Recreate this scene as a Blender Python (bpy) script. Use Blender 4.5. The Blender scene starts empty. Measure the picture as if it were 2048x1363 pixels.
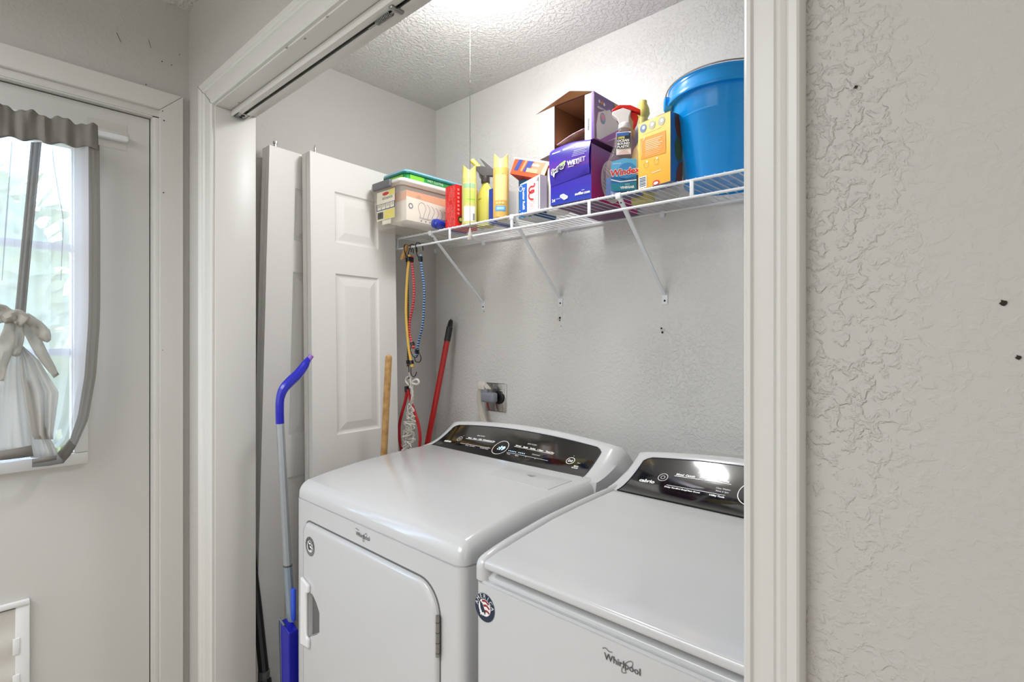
import bpy, bmesh, math, random
from mathutils import Vector, Matrix, noise
random.seed(7)
sc = bpy.context.scene
C = sc.collection
R = math.radians
V = Vector

# ------------------------------------------------------------ camera, world, lights, exposure
CAM = V((0, 0, 1.35)); YAW = R(42.5); F = 1086.0
cd = bpy.data.cameras.new('camera'); cam = bpy.data.objects.new('camera', cd); C.objects.link(cam)
cam.location = CAM; cam.rotation_euler = (R(90), 0, YAW)
cd.sensor_width = 36; cd.lens = F / 2048 * 36; cd.clip_start = 0.02
sc.camera = cam
sc.view_settings.view_transform = 'Standard'; sc.view_settings.look = 'None'
sc.view_settings.gamma = 1; sc.view_settings.use_curve_mapping = False
sc.view_settings.exposure = 0.08
sc.cycles.max_bounces = 8; sc.cycles.transparent_max_bounces = 24
sc.cycles.sample_clamp_indirect = 4
w = bpy.data.worlds.new('sky'); sc.world = w; w.use_nodes = True
nt = w.node_tree; bg = nt.nodes['Background']
sky = nt.nodes.new('ShaderNodeTexSky'); sky.sky_type = 'NISHITA'; sky.sun_disc = False
sky.sun_elevation = R(50); sky.sun_rotation = R(200)
nt.links.new(sky.outputs[0], bg.inputs[0]); bg.inputs[1].default_value = 1.15

def area(name, loc, rot, sx, sy, power, col=(1, 1, 1)):
    l = bpy.data.lights.new(name, 'AREA'); l.shape = 'RECTANGLE'; l.size = sx; l.size_y = sy
    l.energy = power; l.color = col
    o = bpy.data.objects.new(name, l); C.objects.link(o); o.location = loc; o.rotation_euler = rot
    return o
area('hall_overhead_fill', (-1.15, -1.0, 2.30), (0, 0, 0), 1.2, 1.2, 37, (.93, .96, 1))  # added overhead fill for the hall, no fixture behind it
area('rear_fill', (-1.05, -2.9, 1.45), (R(90), 0, 0), 1.9, 1.7, 14, (.93, .96, 1))  # unseen fill added in front of the solid rear wall
area('east_fill', (2.4, -.9, 1.5), (R(90), 0, R(90)), 1.6, 1.7, 18, (.93, .96, 1))  # extra fill from the right to lift the door wall, not a real source
LP = bpy.data.lights.new('closet_lamp_glow', 'POINT'); LP.energy = 8.4; LP.shadow_soft_size = .075; LP.color = (.98, .99, 1)
lo = bpy.data.objects.new('closet_lamp_glow', LP); C.objects.link(lo); lo.location = (-1.16, 1.10, 2.25)

LA = bpy.data.lights.new('closet_lamp_down', 'AREA'); LA.shape = 'DISK'; LA.size = .15; LA.energy = 3.4; LA.color = (.98, .99, 1)
la = bpy.data.objects.new('closet_lamp_down', LA); C.objects.link(la); la.location = (-1.108, 1.17, 2.345)
# ------------------------------------------------------------ helpers
def ray(u, v):
    a = (u - 1024) / F; b = (681.5 - v) / F; s, c = math.sin(YAW), math.cos(YAW)
    return V((-s + a * c, c + a * s, b))
def P(u, v, x=None, y=None, z=None):
    r = ray(u, v)
    t = x / r.x if x is not None else y / r.y if y is not None else (z - CAM.z) / r.z
    return CAM + r * t

def lin(h):
    h = h.lstrip('#'); o = []
    for i in (0, 2, 4):
        c = int(h[i:i + 2], 16) / 255
        o.append(c / 12.92 if c <= .04045 else ((c + .055) / 1.055) ** 2.4)
    return (*o, 1)
_m = {}
def M(name, col, rough=.5, metal=0, bump=None, vary=None, emit=0, coat=0, spec=None):
    if name in _m: return _m[name]
    m = bpy.data.materials.new(name); m.use_nodes = True; n = m.node_tree; b = n.nodes['Principled BSDF']
    c = lin(col); b.inputs['Base Color'].default_value = c
    b.inputs['Roughness'].default_value = rough; b.inputs['Metallic'].default_value = metal
    if coat: b.inputs['Coat Weight'].default_value = coat; b.inputs['Coat Roughness'].default_value = .06
    if spec is not None: b.inputs['Specular IOR Level'].default_value = spec
    if emit: b.inputs['Emission Color'].default_value = c; b.inputs['Emission Strength'].default_value = emit
    tc = n.nodes.new('ShaderNodeTexCoord')
    if vary:
        t = n.nodes.new('ShaderNodeTexNoise'); t.inputs['Scale'].default_value = vary[0]; t.inputs['Detail'].default_value = 3
        n.links.new(tc.outputs['Object'], t.inputs['Vector'])
        r = n.nodes.new('ShaderNodeValToRGB'); c2 = lin(vary[1])
        r.color_ramp.elements[0].color = c2; r.color_ramp.elements[1].color = c
        r.color_ramp.elements[0].position = .35; r.color_ramp.elements[1].position = .6
        n.links.new(t.outputs['Fac'], r.inputs[0]); n.links.new(r.outputs[0], b.inputs['Base Color'])
    if bump:
        t = n.nodes.new('ShaderNodeTexNoise'); t.inputs['Scale'].default_value = bump[0]; t.inputs['Detail'].default_value = 3
        t.inputs['Distortion'].default_value = .6
        n.links.new(tc.outputs['Object'], t.inputs['Vector'])
        bp = n.nodes.new('ShaderNodeBump'); bp.inputs['Strength'].default_value = bump[1]; bp.inputs['Distance'].default_value = bump[2] if len(bump) > 2 else .002
        n.links.new(t.outputs['Fac'], bp.inputs['Height']); n.links.new(bp.outputs[0], b.inputs['Normal'])
    _m[name] = m; return m

def plaster(name, col, scale, dist, patch=True, smooth_x=None, thr=(.45, .62)):
    """knock-down texture: raised flat splats, patchy strength"""
    m = bpy.data.materials.new(name); m.use_nodes = True; n = m.node_tree; L = n.links; b = n.nodes['Principled BSDF']
    b.inputs['Base Color'].default_value = lin(col); b.inputs['Roughness'].default_value = .62
    b.inputs['Specular IOR Level'].default_value = .3
    tc = n.nodes.new('ShaderNodeTexCoord')
    t = n.nodes.new('ShaderNodeTexNoise'); t.inputs['Scale'].default_value = scale; t.inputs['Detail'].default_value = 3.5
    t.inputs['Distortion'].default_value = .35; t.inputs['Roughness'].default_value = .55
    L.new(tc.outputs['Object'], t.inputs['Vector'])
    mr = n.nodes.new('ShaderNodeMapRange'); mr.interpolation_type = 'SMOOTHSTEP'
    mr.inputs['From Min'].default_value = thr[0]; mr.inputs['From Max'].default_value = thr[1]
    L.new(t.outputs['Fac'], mr.inputs['Value'])
    out = mr.outputs['Result']
    if patch:
        p = n.nodes.new('ShaderNodeTexNoise'); p.inputs['Scale'].default_value = 3.2; p.inputs['Detail'].default_value = 2
        L.new(tc.outputs['Object'], p.inputs['Vector'])
        q = n.nodes.new('ShaderNodeMapRange'); q.inputs['From Min'].default_value = .35; q.inputs['From Max'].default_value = .65
        q.inputs['To Min'].default_value = .25; q.inputs['To Max'].default_value = 1
        L.new(p.outputs['Fac'], q.inputs['Value'])
        mu = n.nodes.new('ShaderNodeMath'); mu.operation = 'MULTIPLY'; L.new(out, mu.inputs[0]); L.new(q.outputs[0], mu.inputs[1]); out = mu.outputs[0]
    if smooth_x is not None:
        sx = n.nodes.new('ShaderNodeSeparateXYZ'); L.new(tc.outputs['Object'], sx.inputs[0])
        q = n.nodes.new('ShaderNodeMapRange'); q.inputs['From Min'].default_value = smooth_x[0]; q.inputs['From Max'].default_value = smooth_x[1]
        q.inputs['To Min'].default_value = 1; q.inputs['To Max'].default_value = .22
        L.new(sx.outputs['XZ'.index('X')], q.inputs['Value'])
        mu = n.nodes.new('ShaderNodeMath'); mu.operation = 'MULTIPLY'; L.new(out, mu.inputs[0]); L.new(q.outputs[0], mu.inputs[1]); out = mu.outputs[0]
    bp = n.nodes.new('ShaderNodeBump'); bp.inputs['Strength'].default_value = 1; bp.inputs['Distance'].default_value = dist
    L.new(out, bp.inputs['Height']); L.new(bp.outputs[0], b.inputs['Normal'])
    return m

def clearmat(name, col, trans, rough=.2, cloth=False):
    m = bpy.data.materials.new(name); m.use_nodes = True; n = m.node_tree; L = n.links; b = n.nodes['Principled BSDF']
    b.inputs['Base Color'].default_value = lin(col); b.inputs['Roughness'].default_value = rough
    tr = n.nodes.new('ShaderNodeBsdfTransparent'); tr.inputs[0].default_value = lin(col) if not cloth else (1, 1, 1, 1)
    mx = n.nodes.new('ShaderNodeMixShader'); mx.inputs[0].default_value = 1 - trans
    src = b.outputs[0]
    if cloth:
        tl = n.nodes.new('ShaderNodeBsdfTranslucent'); tl.inputs[0].default_value = lin(col)
        m2 = n.nodes.new('ShaderNodeMixShader'); m2.inputs[0].default_value = .5
        L.new(b.outputs[0], m2.inputs[1]); L.new(tl.outputs[0], m2.inputs[2]); src = m2.outputs[0]
    L.new(tr.outputs[0], mx.inputs[1]); L.new(src, mx.inputs[2])
    L.new(mx.outputs[0], n.nodes['Material Output'].inputs['Surface'])
    return m

_txt = {}
def text_mesh(s, size, align='LEFT', bold=0, shear=0):
    k = (s, size, align, bold, shear)
    if k in _txt: return _txt[k]
    cu = bpy.data.curves.new('t', 'FONT'); cu.body = s; cu.size = size; cu.align_x = align; cu.resolution_u = 2
    cu.offset = bold; cu.shear = shear
    o = bpy.data.objects.new('t', cu); C.objects.link(o)
    bpy.context.view_layer.update()
    dg = bpy.context.evaluated_depsgraph_get()
    me = bpy.data.meshes.new_from_object(o.evaluated_get(dg))
    r = ([v.co.copy() for v in me.vertices], [list(p.vertices) for p in me.polygons])
    bpy.data.objects.remove(o); bpy.data.curves.remove(cu); bpy.data.meshes.remove(me)
    _txt[k] = r; return r

class MB:
    def __init__(s): s.bm = bmesh.new(); s.mats = []
    def mi(s, m):
        if m not in s.mats: s.mats.append(m)
        return s.mats.index(m)
    def face(s, pts, m):
        vs = [s.bm.verts.new(p) for p in pts]
        f = s.bm.faces.new(vs); f.material_index = s.mi(m); return f
    def merge(s, bm2, m=None):
        mp = {v: s.bm.verts.new(v.co) for v in bm2.verts}
        for f in bm2.faces:
            try: g = s.bm.faces.new([mp[v] for v in f.verts])
            except ValueError: continue
            g.material_index = s.mi(m) if m is not None else f.material_index
        bm2.free()
    def box(s, lo, hi, m, bevel=0, seg=2, mat=None):
        b = bmesh.new(); lo = V(lo); hi = V(hi)
        bmesh.ops.create_cube(b, size=1)
        for v in b.verts: v.co = V([(lo[i] + hi[i]) / 2 + v.co[i] * (hi[i] - lo[i]) for i in range(3)])
        if bevel: bmesh.ops.bevel(b, geom=b.edges[:], offset=bevel, segments=seg, profile=.5, affect='EDGES')
        if mat is not None: bmesh.ops.transform(b, matrix=mat, verts=b.verts)
        s.merge(b, m)
    def carton(s, o, ex, ey, W, D, H, mats, ez=V((0, 0, 1)), faces='FRBLTU'):
        """mats: dict by F(ront) R B L T U(nder); * default"""
        g = lambda k: mats.get(k, mats['*'])
        p = lambda a, b, c: o + ex * (a * W) + ey * (b * D) + ez * (c * H)
        Q = {'F': [(0, 0, 0), (1, 0, 0), (1, 0, 1), (0, 0, 1)], 'R': [(1, 0, 0), (1, 1, 0), (1, 1, 1), (1, 0, 1)],
             'B': [(1, 1, 0), (0, 1, 0), (0, 1, 1), (1, 1, 1)], 'L': [(0, 1, 0), (0, 0, 0), (0, 0, 1), (0, 1, 1)],
             'T': [(0, 0, 1), (1, 0, 1), (1, 1, 1), (0, 1, 1)], 'U': [(0, 1, 0), (1, 1, 0), (1, 0, 0), (0, 0, 0)]}
        for k in faces: s.face([p(*q) for q in Q[k]], g(k))
    def tube(s, pts, r, m, seg=10, cap=True, closed=False):
        pts = [V(p) for p in pts]; n = len(pts)
        rs = r if isinstance(r, (list, tuple)) else [r] * n
        idx = s.mi(m); rings = []; up = None
        for i in range(n):
            if closed: t = pts[(i + 1) % n] - pts[i - 1]
            else: t = pts[min(i + 1, n - 1)] - pts[max(i - 1, 0)]
            t = t.normalized()
            if up is None:
                up = V((0, 0, 1)) if abs(t.z) < .9 else V((1, 0, 0))
            up = (up - t * up.dot(t)).normalized(); sd = t.cross(up)
            rings.append([s.bm.verts.new(pts[i] + (up * math.cos(k * 2 * math.pi / seg) + sd * math.sin(k * 2 * math.pi / seg)) * rs[i]) for k in range(seg)])
        for i in range(n if closed else n - 1):
            a, b = rings[i], rings[(i + 1) % n]
            for k in range(seg):
                f = s.bm.faces.new((a[k], a[(k + 1) % seg], b[(k + 1) % seg], b[k])); f.material_index = idx
        if cap and not closed:
            for rg in (rings[0][::-1], rings[-1]):
                f = s.bm.faces.new(rg); f.material_index = idx
    def lathe(s, prof, o, m, axis=V((0, 0, 1)), seg=32, sx=1, sy=1, ref=None, cap=(True, True)):
        axis = axis.normalized(); a = ref if ref else (V((1, 0, 0)) if abs(axis.x) < .9 else V((0, 1, 0)))
        a = (a - axis * a.dot(axis)).normalized(); b = axis.cross(a); o = V(o); idx = s.mi(m); rings = []
        for r, h in prof:
            rings.append([s.bm.verts.new(o + axis * h + a * (r * sx * math.cos(2 * math.pi * k / seg)) + b * (r * sy * math.sin(2 * math.pi * k / seg))) for k in range(seg)])
        for A, B in zip(rings, rings[1:]):
            for k in range(seg):
                f = s.bm.faces.new((A[k], A[(k + 1) % seg], B[(k + 1) % seg], B[k])); f.material_index = idx
        if cap[0]: f = s.bm.faces.new(rings[0][::-1]); f.material_index = idx
        if cap[1]: f = s.bm.faces.new(rings[-1]); f.material_index = idx
    def prism(s, poly, mp, d0, d1, m, close=True):
        """poly 2-D, mp(s,t,d)->point, extruded between d0 and d1"""
        A = [s.bm.verts.new(mp(a, b, d0)) for a, b in poly]; B = [s.bm.verts.new(mp(a, b, d1)) for a, b in poly]; n = len(poly); idx = s.mi(m)
        for k in range(n):
            f = s.bm.faces.new((A[k], A[(k + 1) % n], B[(k + 1) % n], B[k])); f.material_index = idx
        for rg in (A[::-1], B):
            f = s.bm.faces.new(rg); f.material_index = idx
    def grid(s, rows, m, thick=0):
        idx = s.mi(m); G = [[s.bm.verts.new(p) for p in r] for r in rows]
        for a, b in zip(G, G[1:]):
            for k in range(len(a) - 1):
                f = s.bm.faces.new((a[k], a[k + 1], b[k + 1], b[k])); f.material_index = idx
    def text(s, t, size, mp, m, align='LEFT', bold=0, shear=0, o=(0, 0), rot=0):
        vs, ps = text_mesh(t, size, align, bold, shear); idx = s.mi(m); c, sn = math.cos(rot), math.sin(rot)
        nv = [s.bm.verts.new(mp(o[0] + v.x * c - v.y * sn, o[1] + v.x * sn + v.y * c)) for v in vs]
        for p in ps:
            try: f = s.bm.faces.new([nv[i] for i in p]); f.material_index = idx
            except ValueError: pass
    def disc(s, c, r, mp, m, seg=28, ry=None, r0=0):
        ry = ry or r; f = lambda q, k: mp(c[0] + q * r * math.cos(k * 2 * math.pi / seg), c[1] + q * ry * math.sin(k * 2 * math.pi / seg))
        if not r0: s.face([f(1, k) for k in range(seg)], m)
        else:
            q = r0 / r
            for k in range(seg): s.face([f(q, k), f(1, k), f(1, k + 1), f(q, k + 1)], m)
    def rect(s, a, b, c, d, mp, m): s.face([mp(a, b), mp(c, b), mp(c, d), mp(a, d)], m)
    def line(s, pts, wd, mp, m):
        for (a, b), (c, d) in zip(pts, pts[1:]):
            L = math.hypot(c - a, d - b) or 1; nx, ny = -(d - b) / L * wd / 2, (c - a) / L * wd / 2
            s.face([mp(a + nx, b + ny), mp(a - nx, b - ny), mp(c - nx, d - ny), mp(c + nx, d + ny)], m)
    def build(s, name, parent=None, loc=None, smooth=35, local=False, solid=0, bevel=0):
        me = bpy.data.meshes.new(name)
        for f in s.bm.faces: f.smooth = True
        off = V((0, 0, 0))
        if not local:
            off = parent.get('_w', None); off = V(off) if off is not None else (V(loc) if loc is not None else V((0, 0, 0)))
        if off.length: bmesh.ops.translate(s.bm, vec=-off, verts=s.bm.verts)
        s.bm.to_mesh(me); s.bm.free()
        for m in s.mats: me.materials.append(m)
        me.set_sharp_from_angle(angle=R(smooth))
        o = bpy.data.objects.new(name, me); C.objects.link(o)
        if parent is not None: o.parent = parent
        elif loc is not None: o.location = loc
        if solid: md = o.modifiers.new('s', 'SOLIDIFY'); md.thickness = solid
        if bevel: md = o.modifiers.new('b', 'BEVEL'); md.width = bevel; md.segments = 2; md.limit_method = 'ANGLE'; md.angle_limit = R(50)
        return o
_B = MB.build
def _build(s, name, parent=None, loc=None, **k):
    if parent is None and not k.get('local'):
        return _B(s, name, _Dummy(loc), None, **k)._fix(loc) if False else _top(s, name, loc, **k)
    if parent is not None and not k.get('local') and parent.get('_w') is None:
        # sub-part of a mesh part: same origin as the part's own parent
        q = parent; 
        while q is not None and q.get('_w') is None: q = q.parent
        if q is not None: k['_off'] = V(q['_w'])
    return _raw(s, name, parent, **k)
def _raw(s, name, parent, smooth=35, local=False, solid=0, bevel=0, _off=None):
    off = V((0, 0, 0)) if local else (_off if _off is not None else (V(parent['_w']) if parent is not None and parent.get('_w') is not None else V((0, 0, 0))))
    me = bpy.data.meshes.new(name)
    bmesh.ops.recalc_face_normals(s.bm, faces=s.bm.faces)
    for f in s.bm.faces: f.smooth = True
    if off.length: bmesh.ops.translate(s.bm, vec=-off, verts=s.bm.verts)
    s.bm.to_mesh(me); s.bm.free()
    for m in s.mats: me.materials.append(m)
    me.set_sharp_from_angle(angle=R(smooth))
    o = bpy.data.objects.new(name, me); C.objects.link(o)
    if parent is not None: o.parent = parent
    if solid: md = o.modifiers.new('s', 'SOLIDIFY'); md.thickness = solid; md.offset = 0
    if bevel: md = o.modifiers.new('b', 'BEVEL'); md.width = bevel; md.segments = 2; md.limit_method = 'ANGLE'; md.angle_limit = R(50)
    return o
def _top(s, name, loc, **k):
    loc = V(loc) if loc is not None else V((0, 0, 0))
    o = _raw(s, name, None, _off=loc, **k); o.location = loc; o['_w'] = tuple(loc); return o
MB.build = _build

def tag(o, label=None, cat=None, group=None, kind=None):
    if label: o['label'] = label
    if cat: o['category'] = cat
    if group: o['group'] = group
    if kind: o['kind'] = kind
    return o
def thing(name, label, cat, loc=(0, 0, 0), group=None, rz=0):
    o = bpy.data.objects.new(name, None); C.objects.link(o); o.empty_display_size = .05
    o.location = loc; o.rotation_euler = (0, 0, rz)
    if rz == 0: o['_w'] = tuple(loc)
    return tag(o, label, cat, group)
def struct(mb, name, parent=None, **k):
    o = mb.build(name, parent, **k)
    if parent is None: o['kind'] = 'structure'
    return o
X = V((1, 0, 0)); Y = V((0, 1, 0)); Z = V((0, 0, 1))
def plane(o, ex, ey, n=None, off=.0006):
    n = (n if n is not None else ex.cross(ey)).normalized()
    return lambda s, t, d=0: o + ex * s + ey * t + n * (off + d)

# ------------------------------------------------------------ materials
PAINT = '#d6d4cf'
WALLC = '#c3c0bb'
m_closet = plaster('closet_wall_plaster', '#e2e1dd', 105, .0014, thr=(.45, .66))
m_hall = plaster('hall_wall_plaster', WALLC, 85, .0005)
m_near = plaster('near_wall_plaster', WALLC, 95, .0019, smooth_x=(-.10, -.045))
m_ceil = plaster('ceiling_texture', '#dcdad5', 75, .0025, patch=False, thr=(.40, .6))
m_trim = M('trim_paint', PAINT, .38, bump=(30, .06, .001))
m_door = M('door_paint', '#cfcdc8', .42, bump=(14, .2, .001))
m_bifold = M('bifold_paint', '#e8e6e2', .4, bump=(220, .12, .0006))
m_enamel = M('white_enamel', '#d0d0d0', .22, coat=.5)
m_enamel2 = M('white_plastic', '#ececeb', .3)
m_gap = M('dark_gap', '#1c1b19', .9)
m_black = M('black_gloss', '#0a0908', .09, coat=1, spec=.5)
m_print = M('white_print', '#f2f2f2', .6, emit=.25)
m_chrome = M('chrome', '#d9d9d9', .12, metal=1)
m_steel = M('steel', '#a3a29e', .32, metal=1)
m_hole = M('hole_dark', '#2b2622', .9)
m_wire = M('white_epoxy_wire', '#eef1f5', .3)
m_floor = M('dark_floor', '#c4bcae', .4, vary=(6, '#b4ab9c'))
m_tan = M('tan_wall', '#cbbfae', .8)

# ------------------------------------------------------------ room shell
XL, YF, YI, YB, ZC = -2.005, .603, .719, 1.654, 2.44
JX, HZ, RX = -1.762, 2.058, -.212      # jamb face left, header underside, right casing inner edge
b = MB(); b.box((-2.3, -3.1, -.05), (2.6, 1.8, 0), m_floor); struct(b, 'floor')
b = MB(); b.box((-2.12, -3.1, ZC), (2.6, 1.8, ZC + .06), m_ceil); struct(b, 'ceiling')
b = MB()
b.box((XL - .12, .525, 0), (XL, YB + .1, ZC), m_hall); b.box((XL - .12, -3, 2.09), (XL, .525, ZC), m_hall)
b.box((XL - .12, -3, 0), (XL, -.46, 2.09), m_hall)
def markx(mb, u, v, x, r, m=m_hole, dy=1, dz=1):
    c = P(u, v, x=x); mb.face([c + V((.0006, r * dy * math.cos(k * .7), r * dz * math.sin(k * .7))) for k in range(9)], m)
for u, v, r_ in ((324, 123, .002), (343, 130, .0018), (292, 169, .0018), (359, 109, .0015)): markx(b, u, v, XL, r_)
for u0, v0, u1, v1 in ((233, 65, 242, 84), (297, 79, 302, 96)):
    b.tube([P(u0, v0, x=XL + .0003), P(u1, v1, x=XL + .0003)], .0007, m_hole, seg=4)
struct(b, 'wall_left')
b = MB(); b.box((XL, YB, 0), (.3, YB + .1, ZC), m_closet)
def mark(mb, c, r, mp=None, m=m_hole):
    n = 9; mb.face([V(c) + V((r * (1 + .35 * math.sin(k * 2.7)) * math.cos(k * 2 * math.pi / n), -.0008, r * (1 + .3 * math.cos(k * 1.9)) * math.sin(k * 2 * math.pi / n))) for k in range(n)], m)
m_plug = M('wall_plug', '#cfc8bd', .6)
for u, v, r in ((1120, 635, .0045), (1119.5, 640, .003), (1122, 652, .0018), (1323, 656, .0035), (1325, 664, .004), (968, 622.5, .0022)):
    mark(b, P(u, v, y=YB), r)
for u, v in ((1326, 660), (1118, 637)): mark(b, P(u, v, y=YB) + V((0, .0003, 0)), .008, m=m_plug)
struct(b, 'wall_back')
b = MB()
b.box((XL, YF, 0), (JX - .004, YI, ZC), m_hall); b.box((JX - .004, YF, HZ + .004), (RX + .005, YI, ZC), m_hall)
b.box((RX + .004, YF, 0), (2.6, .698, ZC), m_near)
for u, v, r in ((1712, 174, .0016), (2007, 605, .0024), (2037, 714, .0018)): mark(b, P(u, v, y=YF), r)
struct(b, 'wall_front')
b = MB(); b.box((.06, YI, 0), (.16, YB, ZC), m_closet); struct(b, 'wall_right')
b = MB(); b.box((2.5, -3, 0), (2.6, YF, ZC), m_tan); struct(b, 'wall_east')
b = MB()
b.box((-2.125, -3.1, 0), (2.6, -3.0, ZC), m_tan)
struct(b, 'wall_rear')
# closet wall left of the opening is plastered the same; inner header side
# casing and jambs
PROF = [(0, 0), (0, .009), (.05, .0125), (.12, .0125), (.16, .009), (.52, .0115), (.56, .0105), (.60, .015), (.66, .0165), (.76, .015), (.80, .0175), (.93, .0185), (.97, .017), (1, .011), (1, 0)]
def casing(name, pa, pb, inward, W, mitre_a=0, mitre_b=0, n=V((0, -1, 0))):
    """from pa to pb along inner edge; outward dir = -inward; mitre extends by w*mitre"""
    d = (pb - pa).normalized(); b = MB()
    A = [pa - inward * (w * W) - d * (w * mitre_a) + n * t for w, t in PROF]
    B = [pb - inward * (w * W) + d * (w * mitre_b) + n * t for w, t in PROF]
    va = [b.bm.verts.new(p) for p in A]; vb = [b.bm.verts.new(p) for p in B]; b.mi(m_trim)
    for k in range(len(PROF)):
        q = (k + 1) % len(PROF); b.bm.faces.new((va[k], va[q], vb[q], vb[k]))
    b.bm.faces.new(va[::-1]); b.bm.faces.new(vb)
    if name == 'trim_1': b.tube([p + n * .0004 for p in B[1:-1]], .0006, m_hole, seg=5)
    return struct(b, name, smooth=25)
WL, WH, WR = .098, .080, .057
casing('trim_1', V((JX - .005, YF, 0)), V((JX - .005, YF, HZ + .005)), X, WL, 0, WH)
casing('trim_2', V((JX - .005, YF, HZ + .005)), V((RX + .004, YF, HZ + .005)), V((0, 0, -1)), WH, WL, WR)
casing('trim_3', V((RX + .004, YF, 0)), V((RX + .004, YF, HZ + .005)), -X, WR, 0, WH)
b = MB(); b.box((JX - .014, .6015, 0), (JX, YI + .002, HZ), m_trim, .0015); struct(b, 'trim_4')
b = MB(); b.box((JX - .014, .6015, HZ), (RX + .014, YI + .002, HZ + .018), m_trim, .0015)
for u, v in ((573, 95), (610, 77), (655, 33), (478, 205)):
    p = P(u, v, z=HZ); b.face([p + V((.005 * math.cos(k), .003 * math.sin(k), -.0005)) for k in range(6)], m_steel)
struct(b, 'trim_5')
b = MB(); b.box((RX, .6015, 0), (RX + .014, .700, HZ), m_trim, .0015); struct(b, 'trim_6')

# ------------------------------------------------------------ exterior door in left wall
door = bpy.data.objects.new('door_1', None); C.objects.link(door); door.location = (XL, .03, 0); door['_w'] = (XL, .03, 0); door['kind'] = 'structure'
DX = -2.030; DY0, DY1, DZ1 = -.42, .497, 2.058
gy0, gy1, gz0, gz1 = -.25, .3106, 1.012, 1.93
b = MB()
for y0, y1, z0, z1 in ((DY0, DY1, .01, gz0), (DY0, DY1, gz1, DZ1), (DY0, gy0, gz0, gz1), (gy1, DY1, gz0, gz1)):
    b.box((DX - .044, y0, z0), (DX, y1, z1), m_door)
b.build('door_slab', door)
b = MB(); fw = .035
def lite(b, y0, y1, z0, z1, x0, x1, w_, m, bv=.004):
    b.box((x0, y0, z0 + w_), (x1, y0 + w_, z1 - w_), m, bv); b.box((x0, y1 - w_, z0 + w_), (x1, y1, z1 - w_), m, bv)
    b.box((x0, y0, z0), (x1, y1, z0 + w_), m, bv); b.box((x0, y0, z1 - w_), (x1, y1, z1), m, bv)
lite(b, gy0 - fw + .01, gy1 + fw - .006, gz0 - fw + .01, gz1 + fw, DX - .005, DX + .014, .035, m_trim)
lite(b, gy0 - .004, gy1 + .004, gz0 - .004, gz1 + .004, DX - .03, DX + .005, .014, m_trim, .003)
b.build('window_frame', door)
b = MB()
for k in (1, 2):
    z = gz0 + (gz1 - gz0) * k / 3; b.box((DX - .028, gy0, z - .011), (DX - .008, gy1, z + .011), m_trim, .003)
    y = gy0 + (gy1 - gy0) * k / 3; b.box((DX - .028, y - .011, gz0), (DX - .008, y + .011, gz1), m_trim, .003)
b.build('muntin_bars', door)
m_glass = clearmat('window_glass', '#f4f8fa', .93, .02)
b = MB(); b.box((DX - .024, gy0, gz0), (DX - .020, gy1, gz1), m_glass); b.build('glass_pane', door)
# pet door
pc = P(60, 1196, x=DX + .012); py1, pz1 = pc.y, pc.z
b = MB(); pw = .03
b.box((DX, -.12, pz1 - pw * .5), (DX + .016, py1, pz1), m_enamel2, .004)
b.box((DX, py1 - pw, .2), (DX + .012, py1, pz1 - pw * .4), m_enamel2, .003)
b.box((DX, -.12, .2), (DX + .012, -.09, pz1), m_enamel2, .003); b.box((DX, -.12, .18), (DX + .012, py1, .21), m_enamel2, .003)
for z in (pz1 - .10, pz1 - .2): b.box((DX + .01, py1 - pw - .006, z - .045), (DX + .0145, py1 - pw + .009, z), m_enamel2, .002)
pdo = b.build('pet_door_frame', door)
b = MB(); rows = []
for i in range(24):
    z = .21 + (pz1 - .02 - .21) * i / 23
    rows.append([(DX + .004 + .0035 * math.sin(i * 1.15 + y * 3), y, z) for y in (-.09, -.02, .04, .1, py1 - pw)])
b.grid(rows, M('pet_flap', '#d6d2ca', .35)); b.build('pet_flap', pdo)
# jamb + stop, casing (flat)
b = MB()
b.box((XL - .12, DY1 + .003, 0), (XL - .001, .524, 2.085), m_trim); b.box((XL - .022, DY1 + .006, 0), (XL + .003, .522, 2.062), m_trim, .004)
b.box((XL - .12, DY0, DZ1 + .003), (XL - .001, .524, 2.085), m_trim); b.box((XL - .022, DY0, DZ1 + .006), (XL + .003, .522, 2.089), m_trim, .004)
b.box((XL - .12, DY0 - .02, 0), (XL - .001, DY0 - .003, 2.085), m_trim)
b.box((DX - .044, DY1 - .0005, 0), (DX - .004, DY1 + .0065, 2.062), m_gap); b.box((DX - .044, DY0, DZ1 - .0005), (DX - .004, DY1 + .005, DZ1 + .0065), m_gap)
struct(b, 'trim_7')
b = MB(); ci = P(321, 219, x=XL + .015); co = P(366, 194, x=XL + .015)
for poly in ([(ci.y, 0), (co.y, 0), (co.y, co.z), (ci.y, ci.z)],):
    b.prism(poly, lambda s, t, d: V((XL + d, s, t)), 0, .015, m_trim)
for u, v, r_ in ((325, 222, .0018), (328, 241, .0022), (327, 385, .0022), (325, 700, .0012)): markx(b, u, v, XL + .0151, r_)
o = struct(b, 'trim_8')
b = MB(); b.prism([(-.6, ci.z + .004), (ci.y, ci.z + .001), (co.y, co.z + .001), (-.6, co.z + .008)], lambda s, t, d: V((XL + d, s, t)), 0, .0155, m_trim); struct(b, 'trim_9', bevel=.003)

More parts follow.
